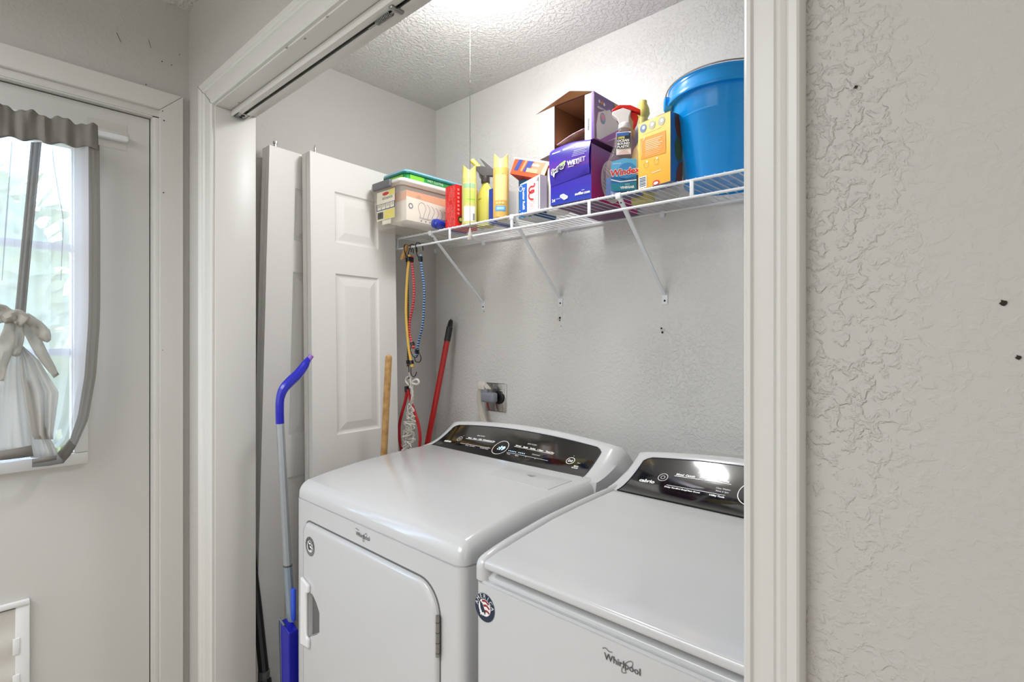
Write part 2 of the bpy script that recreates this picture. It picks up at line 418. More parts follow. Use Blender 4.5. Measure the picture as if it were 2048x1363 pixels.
# outdoors, seen through the door glass
b = MB(); b.box((-14, -12, -.4), (-2.2, 12, -.3), M('lawn', '#b4b488', .9, vary=(3, '#98a070'))); tag(b.build('lawn', None), 'sunlit lawn beyond the door window', 'lawn', kind='structure')
m_leaf = M('foliage', '#dcdaa4', .8, vary=(2.2, '#b9bd88'))
def bush(loc, r, name, label):
    b = MB(); random.seed(int(abs(loc[1]) * 100) + 3)
    for i in range(420):
        d = V((random.gauss(0, 1), random.gauss(0, 1), random.gauss(0, 1))).normalized() * r * random.uniform(.75, 1.05)
        c = V(loc) + V((d.x, d.y, d.z * 1.2)); s_ = .16 * random.uniform(.6, 1.3)
        a = V((random.gauss(0, 1), random.gauss(0, 1), random.gauss(0, 1))).normalized(); e = a.orthogonal().normalized(); g = a.cross(e)
        b.face([c + e * s_, c + g * s_ * .5, c - e * s_, c - g * s_ * .5], m_leaf)
    bmesh.ops.create_icosphere(b.bm, subdivisions=2, radius=r * .8, matrix=Matrix.Translation(loc) @ Matrix.Scale(1.2, 4, (0, 0, 1)))
    b.tube([(loc[0], loc[1], -.3), (loc[0], loc[1], loc[2])], .12, M('bark', '#6a5a48', .9))
    tag(b.build(name, None, loc=(loc[0], loc[1], -.3)), label, 'tree', kind='structure')
bush((-7.5, .2, 2.0), 1.0, 'garden_tree', 'leafy green tree beyond the glass of the door')
bush((-8.2, 2.6, 1.3), 1.3, 'garden_tree', 'leafy tree further right beyond the door glass')
bush((-9.5, .9, .6), 1.0, 'garden_shrub', 'low shrub on the lawn beyond the door glass')

# ------------------------------------------------------------ bifold track in header
t = thing('bifold_track', 'white painted door track with a roller bracket along the closet header', 'door track', (JX, .667, HZ))
b = MB()
b.box((JX + .002, .646, HZ - .020), (RX, .649, HZ), m_trim, .001); b.box((JX + .002, .685, HZ - .020), (RX, .688, HZ), m_trim, .001)
b.box((JX + .002, .646, HZ - .0015), (RX, .688, HZ - .0002), m_steel); b.box((JX + .05, .648, HZ - .020), (RX, .662, HZ - .018), m_trim, .0005); b.box((JX + .05, .672, HZ - .020), (RX, .686, HZ - .018), m_trim, .0005)
b.build('channel', t)
b = MB(); b.box((JX + .004, .653, HZ - .019), (JX + .046, .682, HZ - .005), m_steel, .002)
b.lathe([(.006, 0), (.006, .002)], V((JX + .032, .669, HZ - .0205)), m_hole); b.lathe([(.004, 0), (.004, .002)], V((JX + .016, .669, HZ - .0205)), m_hole)
b.build('pivot_bracket', t)
sp = P(748, 24, z=HZ - .022); b = MB()
b.tube([(sp.x - .06, .668, HZ - .022), (sp.x + .05, .668, HZ - .022)], .0022, m_steel)
b.tube([(sp.x - .03 + .0012 * k / 2, .668 + .0062 * math.cos(k * math.pi / 4), HZ - .021 + .0062 * math.sin(k * math.pi / 4)) for k in range(90)], .0011, m_steel, seg=5)
b.box((sp.x + .035, .652, HZ - .026), (sp.x + .047, .684, HZ - .018), m_steel, .002); b.build('spring_roller', t)

# ------------------------------------------------------------ closet lamp with pull chain
LC = V((-1.108, 1.179, ZC)); t = thing('ceiling_lamp', 'glowing round white lamp on the closet ceiling', 'lamp', LC)
m_glow = M('lamp_glow', '#fffaf2', .4, emit=6)
b = MB(); b.lathe([(.055, 0), (.058, -.01), (.05, -.028), (.035, -.034)], LC, m_enamel2); b.build('lamp_holder', t)
b = MB(); b.lathe([(.03, -.034), (.066, -.044), (.079, -.056), (.078, -.066), (.06, -.078), (.042, -.083), (.04, -.085), (.02, -.088), (.001, -.0885)], LC, m_glow, seg=40); b.build('bulb', t)
cp = P(940, 445, y=1.095); b = MB()
top = V((cp.x, cp.y, ZC - .02)); n = 190
bz = [top + (V((cp.x, cp.y, cp.z)) - top) * (k / n) for k in range(n + 1)]
for k, p in enumerate(bz):
    bmesh.ops.create_uvsphere(b.bm, u_segments=6, v_segments=4, radius=.0012, matrix=Matrix.Translation(p))
m_bead = M('bead_metal', '#6a6862', .3, metal=.7); b.mi(m_bead); b.tube([top, bz[-1]], .0004, m_gap, seg=4)
b.tube([LC + V((-.045, -.03, -.02)), top], .002, m_steel, seg=6)
b.build('bead_chain', t)
b = MB(); e = bz[-1]
b.lathe([(.0012, 0), (.0014, -.018)], e, m_steel, seg=10)
b.lathe([(.0015, -.016), (.003, -.022), (.0045, -.03), (.0072, -.040), (.0075, -.046), (.006, -.051), (.001, -.052)], e, M('pull_pendant', '#ded8cc', .3), seg=16)
b.build('pull_pendant', t)

# ------------------------------------------------------------ folded bifold doors leaning on the left wall
def bifold(name, label, corner, slope, wdt, thick, lean_y, lean_x, pins, front_detail=True):
    t = thing(name, label, 'folded door', (corner.x, corner.y, .0), group='folded closet doors')
    H = corner.z
    def T(s, dpt, z):   # s along the face (+y), dpt behind the face (-x), z up
        k = (H - z)
        return V((corner.x + slope * s - dpt + lean_x * k, corner.y + s - lean_y * k, z))
    lt = thick / 2 - .002
    def leaf(d0, d1, face):
        b = MB(); z0 = .012
        sx = [0, .10, wdt - .088, wdt]
        zs = [z0, .17, .86, .985, 1.60, 1.70, 1.905, H] if H > 1.9 else [z0, H]
        zs[3] = 1.005; zs[4] = 1.60; zs[5] = 1.715
        d = d0 if face else d1
        q = lambda s, z, e=0: T(s, d + e, z)
        pan = {1: 1, 3: 1, 5: 1}
        for i in range(7):
            for j in range(3):
                a, c = sx[j], sx[j + 1]; e, f = zs[i], zs[i + 1]
                if j == 1 and i in pan and face:
                    st = [(0, 0), (.005, .006), (.010, .0075), (.014, .0075), (.042, .0015)]
                    for (i0, h0), (i1, h1) in zip(st, st[1:]):
                        o_ = [(a + i0, e + i0), (c - i0, e + i0), (c - i0, f - i0), (a + i0, f - i0)]
                        n_ = [(a + i1, e + i1), (c - i1, e + i1), (c - i1, f - i1), (a + i1, f - i1)]
                        for k in range(4):
                            m_ = (k + 1) % 4
                            b.face([q(*o_[k], h0), q(*o_[m_], h0), q(*n_[m_], h1), q(*n_[k], h1)], m_bifold)
                    k = st[-1]; b.face([q(a + k[0], e + k[0], k[1]), q(c - k[0], e + k[0], k[1]), q(c - k[0], f - k[0], k[1]), q(a + k[0], f - k[0], k[1])], m_bifold)
                else: b.face([q(a, e), q(c, e), q(c, f), q(a, f)], m_bifold)
        o2 = d1 if face else d0
        c8 = lambda s, z, k: T(s, (d, o2)[k], z)
        b.face([c8(0, z0, 1), c8(wdt, z0, 1), c8(wdt, H, 1), c8(0, H, 1)], m_bifold)
        for (s0, zA), (s1, zB) in (((0, z0), (0, H)), ((wdt, z0), (wdt, H)), ((0, z0), (wdt, z0)), ((0, H), (wdt, H))):
            b.face([c8(s0, zA, 0), c8(s1, zB, 0), c8(s1, zB, 1), c8(s0, zA, 1)], m_bifold)
        return b
    leaf(0, lt, True).build('door_leaf', t, smooth=20); leaf(lt + .004, thick, False).build('door_leaf', t, smooth=20)
    b = MB(); b.tube([T(wdt - .01, lt - .002, 1.7), T(wdt - .01, lt + .006, 1.7)], .006, m_steel)
    b.tube([T(wdt + .004, lt + .002, z) for z in (1.70, 1.79)], .004, m_steel); b.tube([T(wdt + .004, lt + .002, z) for z in (.3, .39)], .004, m_steel); b.build('hinge', t)
    for s, dd, kind in pins:
        p = T(s, dd, H); b = MB()
        if kind == 'pin': b.lathe([(.0055, 0), (.0055, .008), (.0035, .01), (.0045, .018), (.003, .03), (.001, .034)], p, m_chrome, seg=12)
        else:
            b.lathe([(.0045, 0), (.0045, .016), (.009, .017), (.009, .024), (.004, .026)], p, m_chrome, seg=14)
            b.tube([p + V((-.012, 0, 0)), p + V((-.012, 0, .014))], .0035, m_steel, seg=8)
        b.build('top_pin', t)
    return t
bifold('folded_door', 'white folded panel door in front, nearest the shelf, with a pointed top pin', V((-1.84, .941, 2.029)), -.095, .388, .060, .004, .0275, [(.03, .018, 'pin')])
bifold('folded_door', 'white folded panel door leaning furthest back, beside the closet jamb', V((-1.900, .824, 2.033)), -.10, .34, .058, .026, -.0005, [(.03, .02, 'roller')])

# ------------------------------------------------------------ wire shelf
SL, SR = -1.895, .05
def sz(x): return 1.776 - .0085 * (x + 1.89)          # top rod centre height along x
t = thing('wire_shelf', 'white wire shelf across the closet back wall', 'shelf', (SL, YB, sz(SL)))
b = MB(); rr = .0031; FY = 1.35
for zoff, nm, y in ((0, 'front_rod', FY), (-.0435, 'hang_rod', FY - .001)):
    b = MB(); b.tube([(SL, y, sz(SL) + zoff), (SR, y, sz(SR) + zoff)], .0040, m_wire, seg=12); b.build(nm, t)
b = MB(); b.tube([(SL, YB - .007, sz(SL) + .004), (SR, YB - .007, sz(SR) + .004)], .003, m_wire, seg=8)
b.tube([(SL, 1.50, sz(SL) - .0005), (SR, 1.50, sz(SR) - .0005)], .0025, m_wire, seg=8)
b.build('back_rod', t)
b = MB(); n = int((SR - SL) / .0248)
for k in range(n):
    x = -.4967 + .0248 * (k - 56)
    if x < SL + .004 or x > SR: continue
    z = sz(x) + .0035
    b.tube([(x, FY - .0035, z - .003), (x, FY, z + .0012), (x, FY + .008, z + .0010), (x, YB - .005, z + .006)], .00125, m_wire, seg=6)
b.build('wire_deck', t)
for x in (-1.885, -1.5526, -1.236, -.9229, -.605, -.29):
    b = MB(); b.box((x - .0055, FY - .0045, sz(x) - .046), (x + .0055, FY - .001, sz(x) - .001), m_wire, .0012); b.build('lip_strut', t)
for x0, x1, z1, hasp in ((-1.668, -1.682, 1.500, 1), (-1.236, -1.263, 1.496, 1), (-.8235, -.8335, 1.484, 1)):
    br = MB()
    a = V((x0, FY + .003, sz(x0) - .006)); e = V((x1, YB - .006, z1 + .018))
    dr = (e - a).normalized(); sd = X
    w0, w1 = .0085, .007; nrm = sd.cross(dr).normalized()
    pr = [(-w0, 0), (-w0 * .75, -.003), (w0 * .75, -.003), (w0, 0), (w0 * .7, .0012), (-w0 * .7, .0012)]
    va = [br.bm.verts.new(a + sd * p + nrm * q) for p, q in pr]; vb = [br.bm.verts.new(e + sd * p * .8 + nrm * q) for p, q in pr]; br.mi(m_wire)
    for k in range(6): br.bm.faces.new((va[k], va[(k + 1) % 6], vb[(k + 1) % 6], vb[k]))
    br.bm.faces.new(va[::-1]); br.bm.faces.new(vb)
    br.box((x0 - .009, FY - .006, sz(x0) - .012), (x0 + .009, FY + .006, sz(x0) + .006), m_wire, .003)
    br.box((x1 - .010, YB - .0035, z1 - .014), (x1 + .010, YB - .0005, z1 + .026), m_wire, .001)
    br.lathe([(.0035, 0), (.0035, .001)], V((x1, YB - .0042, z1 - .002)), m_hole, axis=Y, seg=12)
    br.lathe([(.0025, 0), (.0025, .001)], V((x0 + .001, FY + .010, sz(x0) - .021)), m_hole, axis=nrm, seg=10)
    br.build('support_brace', t)
for u, v in ((870, 498), (967, 484), (1325, 424), (1120, 458)):
    p = P(u, v, y=YB - .006); b = MB()
    b.box((p.x - .008, YB - .012, sz(p.x) - .012), (p.x + .008, YB - .0005, sz(p.x) + .009), m_wire, .003); b.build('wall_clip', t)
def deck(x): return sz(x) + .0062

# ------------------------------------------------------------ laundry appliances
m_badge = M('badge_metal', '#8d8d8b', .3, metal=.8); m_badge_d = M('badge_dark', '#4e4e4d', .4)
m_navy = M('badge_navy', '#1c2a44', .4); m_ringg = M('badge_ring', '#7d8890', .4, metal=.5); m_redp = M('badge_red', '#9c2630', .5); m_whitep = M('print_white', '#f4f4f2', .6)
m_blk = M('print_black', '#222222', .6)
def ztop(y): # height above seam (local y)
    pts = [(0, .035), (.03, .046), (.08, .055), (.2, .071), (.3, .078), (.38, .082), (.48, .086), (.70, .086)]
    for (a, p), (c, q) in zip(pts, pts[1:]):
        if y <= c:
            k = (y - a) / (c - a); return p + (q - p) * k
    return pts[-1][1]
SEAM = .899
def badge(b, mp, r, colour):
    ring = m_navy if colour else m_badge_d; rg = m_ringg if colour else m_badge
    b.disc((0, 0), r, lambda s, t: mp(s, t, 0), rg, 36); b.disc((0, 0), r * .97, lambda s, t: mp(s, t, .0002), ring, 36, r0=r * .60) if colour else b.disc((0, 0), r * .96, lambda s, t: mp(s, t, .0002), M('badge_grey', '#77787a', .4), 36, r0=r * .6)
    b.disc((0, 0), r * .6, lambda s, t: mp(s, t, .0003), m_whitep, 30)
    q = lambda s, t: mp(s, t, .0005)
    st = [(-.25, .42), (.1, .5), (.42, .32)], [(-.1, .12), (.2, .2), (.5, .02)], [(.05, -.2), (.3, -.18), (.48, -.3)]
    for s_ in st: b.line([(x * r, y * r) for x, y in s_], r * .15, q, m_redp if colour else m_badge_d)
    body = [(-.48, .38), (-.2, .22), (-.05, -.05), (.12, -.30), (.05, -.52), (-.08, -.34), (-.28, -.42), (-.42, -.1)]
    b.face([q(x * r, y * r) for x, y in body], m_navy if colour else m_blk)
    for k, ch in enumerate('AMERICA'):
        a = R(168 - 26 * k); b.text(ch, r * .42, lambda s, t: mp(s, t, .0006), m_whitep if colour else m_blk, 'CENTER', o=(math.cos(a) * r * .66, math.sin(a) * r * .66), rot=a - math.pi / 2)
def star(b, c, r, q, m):
    b.face([q(c[0] + r * (1 if k % 2 == 0 else .4) * math.cos(R(90 + 36 * k)), c[1] + r * (1 if k % 2 == 0 else .4) * math.sin(R(90 + 36 * k))) for k in range(10)], m)
def logo(b, mp, wd):
    b.text('Whirlpool', wd * .215, lambda s, t: mp(s, t, .0008), m_badge_d, 'CENTER', bold=wd * .002, o=(0, -wd * .03))
    el = [(wd * .12 + wd * .20 * math.cos(a) * math.cos(.9) - wd * .07 * math.sin(a) * math.sin(.9), wd * .02 + wd * .20 * math.cos(a) * math.sin(.9) + wd * .07 * math.sin(a) * math.cos(.9)) for a in [R(20 * k - 60) for k in range(16)]]
    b.line(el, wd * .018, lambda s, t: mp(s, t, .0004), m_badge)
    sw = [(-wd * .5, wd * .18), (-wd * .42, wd * .22), (-wd * .33, wd * .17), (-wd * .25, wd * .19)]
    b.line(sw, wd * .02, lambda s, t: mp(s, t, .0004), m_badge)

def appliance(kind, loc, rz, W, D, label, cat):
    """local: x right, y back, z up; front face at y=0"""
    t = thing(kind, label, cat, loc, rz=rz)
    # cabinet
    def shell(x0, x1, y0, y1, z0, z1, r):
        poly = []
        for cx, cy, a0 in ((x0 + r, y0 + r, 180), (x1 - r, y0 + r, 270), (x1 - .004, y1 - .004, 0), (x0 + .004, y1 - .004, 90)):
            rr_ = r if cy < y1 - .1 else .004
            for k in range(6): a = R(a0 + 18 * k); poly.append((cx + rr_ * math.cos(a), cy + rr_ * math.sin(a)))
        b = MB(); b.prism(poly, lambda s, q, d: V((s, q, d)), z0, z1, m_enamel); return b
    b = shell(0, W, 0, D, .03, SEAM - .004, .022)
    for x, y in ((.06, .06), (W - .06, .06), (.06, D - .06), (W - .06, D - .06)): b.lathe([(.02, 0), (.022, .012), (.012, .014), (.012, .032)], V((x, y, 0)), m_gap, seg=12)
    body = b.build('cabinet', t, local=True)
    b = shell(.004, W - .004, .004, D - .004, SEAM - .006, SEAM + .001, .02); b.build('seam_gap', body, local=True); b_ = None
    # top
    def toppiece(x0, x1, y0, y1, zlow, follow, r, sink=0, m=m_enamel):
        bm = bmesh.new(); bmesh.ops.create_cube(bm, size=1)
        for v in bm.verts: v.co = V(((x0 + x1) / 2 + v.co.x * (x1 - x0), (y0 + y1) / 2 + v.co.y * (y1 - y0), .5 + v.co.z))
        # height unit 0..1 in metres scaled after bevel
        Hh = .035 + 0
        for v in bm.verts: v.co.z = zlow if v.co.z < .5 else zlow + Hh + .001
        ed = [e for e in bm.edges if not all(abs(v.co.z - zlow) < 1e-6 for v in e.verts)]
        bmesh.ops.bevel(bm, geom=ed, offset=r, segments=5, profile=.5, affect='EDGES')
        for k in range(1, 24):
            y = y0 + (y1 - y0) * k / 24
            bmesh.ops.bisect_plane(bm, geom=bm.verts[:] + bm.edges[:] + bm.faces[:], plane_co=(0, y, 0), plane_no=(0, 1, 0))
        for v in bm.verts:
            v.co.z = zlow + (v.co.z - zlow) * (follow(v.co.y) / Hh)
        b = MB(); b.mi(m); b.merge(bm, m); return b
    if kind == 'dryer':
        toppiece(0, W, 0, D - .03, SEAM, ztop, .026).build('top_panel', t, local=True, smooth=60)
        # lint screen door
        b = MB()
        for y_a, y_b in ((.325, .345), (.345, .365), (.365, .385), (.385, .405), (.405, .422)):
            xa_ = lambda y: .463 - (y - .325) * .12
            b.prism([(xa_(y_a), y_a), (.687, y_a), (.687, y_b), (xa_(y_b), y_b)], lambda s, q, d: V((s, q, SEAM + ztop(q) + d)), -.002, .0034, m_enamel)
        b.face([V((s, q, SEAM + ztop(q) + .0040)) for s, q in ((.555, .392), (.585, .400), (.580, .380))], M('lint_mark', '#9b9b9a', .5))
        b.build('lint_screen_lid', t, local=True)
    else:
        toppiece(.002, W - .002, .012, D - .03, SEAM, lambda y: ztop(y) - .031, .012).build('top_panel', t, local=True, smooth=60)
        for x0 in (0, W - .030):
            toppiece(x0, x0 + .030, 0.0, D - .10, SEAM, lambda y: ztop(y) + .001, .0145).build('top_rim', t, local=True, smooth=60)
        # lid
        bm = bmesh.new(); bmesh.ops.create_cube(bm, size=1); lx0, lx1, ly0, ly1 = .033, W - .033, -.006, .437
        for v in bm.verts: v.co = V(((lx0 + lx1) / 2 + v.co.x * (lx1 - lx0), (ly0 + ly1) / 2 + v.co.y * (ly1 - ly0), v.co.z * .017 - .0085))
        bmesh.ops.bevel(bm, geom=bm.edges[:], offset=.006, segments=4, profile=.5, affect='EDGES')
        for k in range(1, 22):
            bmesh.ops.bisect_plane(bm, geom=bm.verts[:] + bm.edges[:] + bm.faces[:], plane_co=(0, ly0 + (ly1 - ly0) * k / 22, 0), plane_no=(0, 1, 0))
        for v in bm.verts: v.co.z += SEAM + ztop(max(v.co.y, 0)) + .003 + (.006 if v.co.y < .05 else .0)*(1 - max(v.co.y, 0) / .05 if v.co.y < .05 else 0)
        b = MB(); b.merge(bm, m_enamel); b.build('lid', t, local=True, smooth=60)
    # console
    y0, y1, yb = .452, .578, D - .03
    ox = 0
    def z1(x): return 1.043 + .024 * (1 - ((x - W / 2) / (W / 2)) ** 2)
    def zb(x): return SEAM + .083
    def S(x, q, off=0): # q 0..1 up the sloping fascia
        dz = z1(x) - zb(x); y = y0 + (y1 - y0) * q; z = zb(x) + dz * q ** 1.5
        n = V((0, -dz * 1.5 * max(q, .01) ** .5, (y1 - y0))).normalized()
        return V((x, y, z)) + n * off
    b = MB(); rows = []
    N = 40
    for i in range(N + 1):
        x = W * i / N; e = min(x, W - x); rnd = .022
        k = 0 if e >= rnd else rnd - math.sqrt(max(rnd ** 2 - (rnd - e) ** 2, 0))
        top_ = z1(x) - k * .8
        row = [V((x, y0 - .002, SEAM + .03))]
        for q in [0, .08, .2, .35, .5, .65, .8, .92, 1]:
            p = S(x, q); p.z = min(p.z, zb(x) + (top_ - zb(x)) * q ** 1.5); p.y += k * .4; row.append(p)
        row += [V((x, y1 + .010 + k * .4, top_ + .007)), V((x, y1 + .024, top_ + .0075)), V((x, y1 + .045, top_ + .001)), V((x, y1 + .062, top_ - .018)), V((x, y1 + .07, top_ - .05)), V((x, y1 + .07, SEAM + .04)), V((x, yb - .002, SEAM + .04))]
        rows.append(row)
    G = [[b.bm.verts.new(p) for p in r] for r in rows]; b.mi(m_enamel)
    for A, B in zip(G, G[1:]):
        for k in range(len(A) - 1): b.bm.faces.new((A[k], B[k], B[k + 1], A[k + 1]))
    b.bm.faces.new(G[0]); b.bm.faces.new(G[-1][::-1])
    con = b.build('console', t, local=True, smooth=50)
    # glossy fascia
    b = MB(); xa, xb = .034, W - .050 if kind == 'dryer' else W - .04
    def xl(q): return xa + .0 + .016 * q if True else 0
    rows = []; gq = [0, .04, .1, .2, .35, .5, .65, .8, .88, .93, .96]
    for q in gq:
        c_ = 0 if q < .88 else .02 * ((q - .88) / .08) ** 2
        x_0 = xa + .010 * q + c_; x_1 = xb - .006 * q - c_
        rows.append([S(x_0 + (x_1 - x_0) * i / 36, q, .0012) for i in range(37)])
    b.grid(rows, m_black)
    rim = [r[0] for r in rows] + rows[-1] + [r[-1] for r in rows[::-1]]
    b.tube([p + V((0, -.0005, .0003)) for p in rim], .0011, M('dark_rim', '#3c4250', .3), seg=6)
    q0 = [S(xa + (xb - xa) * i / 30, 0.0, .001) + V((0, -.002, .0)) for i in range(31)]
    b.tube(q0, .0018, m_gap, seg=6)
    fas = b.build('fascia_panel', con, local=True)
    # printing
    b = MB(); Ls = math.hypot(y1 - y0, z1(W / 2) - zb(W / 2))
    mp = lambda s, tt, d=0: S(s, max(.02, min(.95, tt / Ls)), .0021 + d)
    T_ = lambda s, sz_, x, y, al='CENTER', bold=0: b.text(s, sz_, mp, m_print, al, o=(x, y), bold=bold)
    ln = lambda x0, x1, y, w_=.0011: b.line([(x0 + (x1 - x0) * k / 6, y) for k in range(7)], w_, mp, m_print)
    cx = .335 if kind == 'dryer' else .345
    def ring(x, y, r, w_=.0012): b.disc((x, y), r, mp, m_print, 32, r0=r - w_)
    if kind == 'dryer':
        T_('cabrio', .014, .085, .057, bold=.0004); ring(.128, .082, .0105, .0010); T_('O', .010, .128, .0785); 
        T_('WHAT TO DRY', .0055, .215, .104); T_('HOW TO DRY', .0055, .445, .104)
        ln(.155, .290, .087); ln(.383, .540, .087)
        for s, x in (('Mixed', .172), ('Heavy', .198), ('+ Bulk', .222), ('Delicates', .250), ('Quick Dry', .278)): T_(s, .0072, x, .0895, bold=.0002)
        for s, x in (('Normal', .398), ('Gentle', .428), ('Sanitize', .458), ('+ Steam', .488), ('Timed Dry', .525)): T_(s, .0072, x, .0895, bold=.0002)
        ln(.150, .297, .062); T_('Damp', .0065, .190, .0545); T_('Dry Level', .0065, .215, .0545); T_('Wrinkle Shield', .0065, .272, .0545)
        for x, y in ((.186, .0655), (.286, .0655), (.134, .098), (.610, .098)): b.disc((x, y), .001, mp, m_print, 8)
        ring(cx, .071, .030, .0015)
        bl = M('display_blue', '#9fd8ff', .4, emit=4)
        b.text(':19', .022, lambda s, q: mp(s, q, .0004), bl, 'CENTER', o=(cx + .004, .064), bold=.0005, shear=.1)
        for k in list(range(5)) + list(range(6, 10)): b.disc((.376 + .0072 * k, .067), .0014, mp, bl, 8)
        ln(.372, .540, .059, .0009); T_('Temp', .0062, .385, .0515); T_('Signal', .0062, .420, .0515); 
        for x in (.455, .492): b.disc((x, .056), .0012, mp, m_print, 8)
        T_('Control Lock', .0055, .485, .070)
        ring(.610, .078, .0135, .0016); T_('D/I', .0115, .610, .0735, bold=.0003); T_('Start', .0050, .640, .075)
        T_('ECO', .0075, .640, .059, bold=.0003); T_('BOOST', .0065, .640, .0515, bold=.0002)
    else:
        T_('cabrio', .0165, .085, .060, bold=.0005); ring(.119, .086, .0125, .0011); ring(.119, .086, .0055, .0009)
        T_('WHAT TO WASH', .0060, .222, .111)
        ln(.145, .283, .096, .0016); T_('Mixed', .0080, .158, .099, bold=.0003); T_('Casuals', .0080, .184, .099, bold=.0003)
        T_('Bulky', .0080, .216, .099, bold=.0003); T_('Delicates', .0080, .262, .099, bold=.0003)
        ln(.138, .280, .063, .0012); T_('Delay Start', .0068, .151, .0545, bold=.0002); T_('End Beep', .0068, .179, .0545, bold=.0002); T_('Clean Boost', .0068, .207, .0545, bold=.0002); T_('Utility Tools', .0068, .263, .0545, bold=.0003)
        T_('Clean Washer', .0058, .270, .0785); T_('Rinse & Spin', .0058, .270, .0705)
        ring(.337, .079, .034, .0018)
    b.build('panel_lettering', fas, local=True)
    fp = lambda x, z: (lambda s, q, d=0: V((x + s, -.0006 - d, z + q)))
    if kind == 'dryer':
        # door
        x0, x1, zt, zb_ = .062, .668, .842, .20
        def rr(x0, x1, z0, z1, rl, rr_):
            poly = []
            for cx_, cz, r, a0 in ((x0 + rl, z0 + rl, rl, 180), (x1 - rr_, z0 + rr_, rr_, 270), (x1 - rr_, z1 - rr_, rr_, 0), (x0 + rl, z1 - rl, rl, 90)):
                for k in range(9): a = R(a0 + 11.25 * k); poly.append((cx_ + r * math.cos(a), cz + r * math.sin(a)))
            return poly
        P1 = rr(x0, x1, zb_, zt, .03, .068)
        b = MB(); b.prism(rr(x0 - .003, x1 + .003, zb_ - .003, zt + .004, .032, .07), lambda s, q, d: V((s, -d, q)), -.002, .0004, M('door_shadow_gap', '#6b6a68', .8)); b.build('door_gap', body, local=True)
        b = MB(); n = len(P1); rings = []
        cx_, cz_ = (x0 + x1) / 2, (zt + zb_) / 2
        for ins, d in ((0, .001), (.001, .006), (.004, .0095), (.009, .0115), (.016, .012)):
            rings.append([b.bm.verts.new(V((cx_ + (s - cx_) * (1 - ins / .3), -d, cz_ + (q - cz_) * (1 - ins / .32)))) for s, q in P1])
        b.mi(m_enamel)
        for A, B in zip(rings, rings[1:]):
            for k in range(n): b.bm.faces.new((A[k], A[(k + 1) % n], B[(k + 1) % n], B[k]))
        # face with a hole for the pull recess
        hole = [(.105, .528), (.150, .552), (.168, .566), (.168, .618), (.150, .640), (.128, .655), (.105, .655)]
        outer = rings[-1]
        hv = [b.bm.verts.new(V((s, -.012, q))) for s, q in hole]
        oe = [b.bm.edges.get((outer[k], outer[(k + 1) % n])) for k in range(n)]
        he = [b.bm.edges.new((hv[k], hv[(k + 1) % len(hv)])) for k in range(len(hv))]
        bmesh.ops.triangle_fill(b.bm, edges=oe + he, use_beauty=True)
        hb = [b.bm.verts.new(V((.105 + (s - .105) * .82, .012, .592 + (q - .592) * .88))) for s, q in hole]
        for k in range(len(hv)): b.bm.faces.new((hv[k], hv[(k + 1) % len(hv)], hb[(k + 1) % len(hv)], hb[k]))
        b.bm.faces.new(hb)
        dr = b.build('door', t, local=True, smooth=30)
        b = MB(); b.prism([(.070, .500), (.118, .505), (.118, .530), (.105, .536), (.105, .652), (.118, .658), (.118, .678), (.072, .690)], lambda s, q, d: V((s, -.0115 - d, q)), 0, .010, m_enamel2)
        b.build('handle', dr, local=True, bevel=.004)
        b = MB(); b.tube([V((x1 + .002, -.008, z)) for z in (.700, .785)], .0038, m_steel, seg=12)
        for z in (.707, .728, .749, .770): b.tube([V((x1 + .002, -.008, z)), V((x1 + .002, -.008, z + .0015))], .0042, m_badge_d, seg=12)
        b.build('hinge', dr, local=True)
        b = MB(); bp = lambda s, q, d=0: V((.114 + s, -.0125 - d, .783 + q)); badge(b, bp, .0265, False); b.build('badge', dr, local=True)
        b = MB(); logo(b, fp(W / 2, .869), .070); b.build('logo_plate', body, local=True)
    else:
        b = MB(); badge(b, fp(.032, .853), .0265, True); star(b, (-.008, -.012), .006, lambda s, q: fp(.032, .853)(s, q, .0009), m_whitep); b.build('badge', body, local=True)
        b = MB(); logo(b, fp(.328, .866), .070); b.build('logo_plate', body, local=True)
    return t
appliance('dryer', (-1.538, .7435, 0), R(-1.25), .737, .70, 'white front-loading dryer with lit number display, standing left of the washer', 'dryer')
appliance('washer', (-.754, .7135, 0), R(-.8), .70, .66, 'white top-loading washer with black console, right of the dryer', 'washing machine')

# ------------------------------------------------------------ wall outlet, plug, cord, blank plate
a, c = P(974, 795, y=YB), P(1013.5, 795, y=YB); z0, z1_ = 1.052, 1.172
t = thing('power_outlet', 'chrome dryer outlet plate on the back wall above the dryer', 'outlet', ((a.x + c.x) / 2, YB, 1.11))
b = MB(); b.box((a.x, YB - .006, z0), (c.x, YB - .0005, z1_), m_chrome, .004); b.build('cover_plate', t)
oc = V(((a.x + c.x) / 2 + .022, YB - .006, 1.113)); b = MB(); b.lathe([(.028, 0), (.028, -.008), (.024, -.010)], oc, M('black_plastic', '#161616', .3), axis=Y, seg=28); b.build('receptacle', t)
b = MB(); pc_ = oc + V((-.012, -.016, 0))
b.box((pc_.x - .055, pc_.y - .034, pc_.z - .020), (pc_.x + .022, pc_.y, pc_.z + .022), M('grey_rubber', '#8a8f98', .5), .010, 3)
b.box((pc_.x - .06, pc_.y - .028, pc_.z + .01), (pc_.x - .02, pc_.y - .008, pc_.z + .04), M('grey_rubber', '#8a8f98', .5), .008, 3)
pt_ = thing('power_cable', 'beige cable with a grey plug in the chrome outlet, running behind the dryer', 'cable', pc_); b.build('plug', pt_)
m_cord = M('beige_cord', '#c9c2b6', .55); b = MB()
yc = YB - .045
path = [P(u, v, y=yc) for u, v in ((978, 778), (966, 766), (960, 778), (959, 800), (963, 825), (969, 845), (977, 868))]
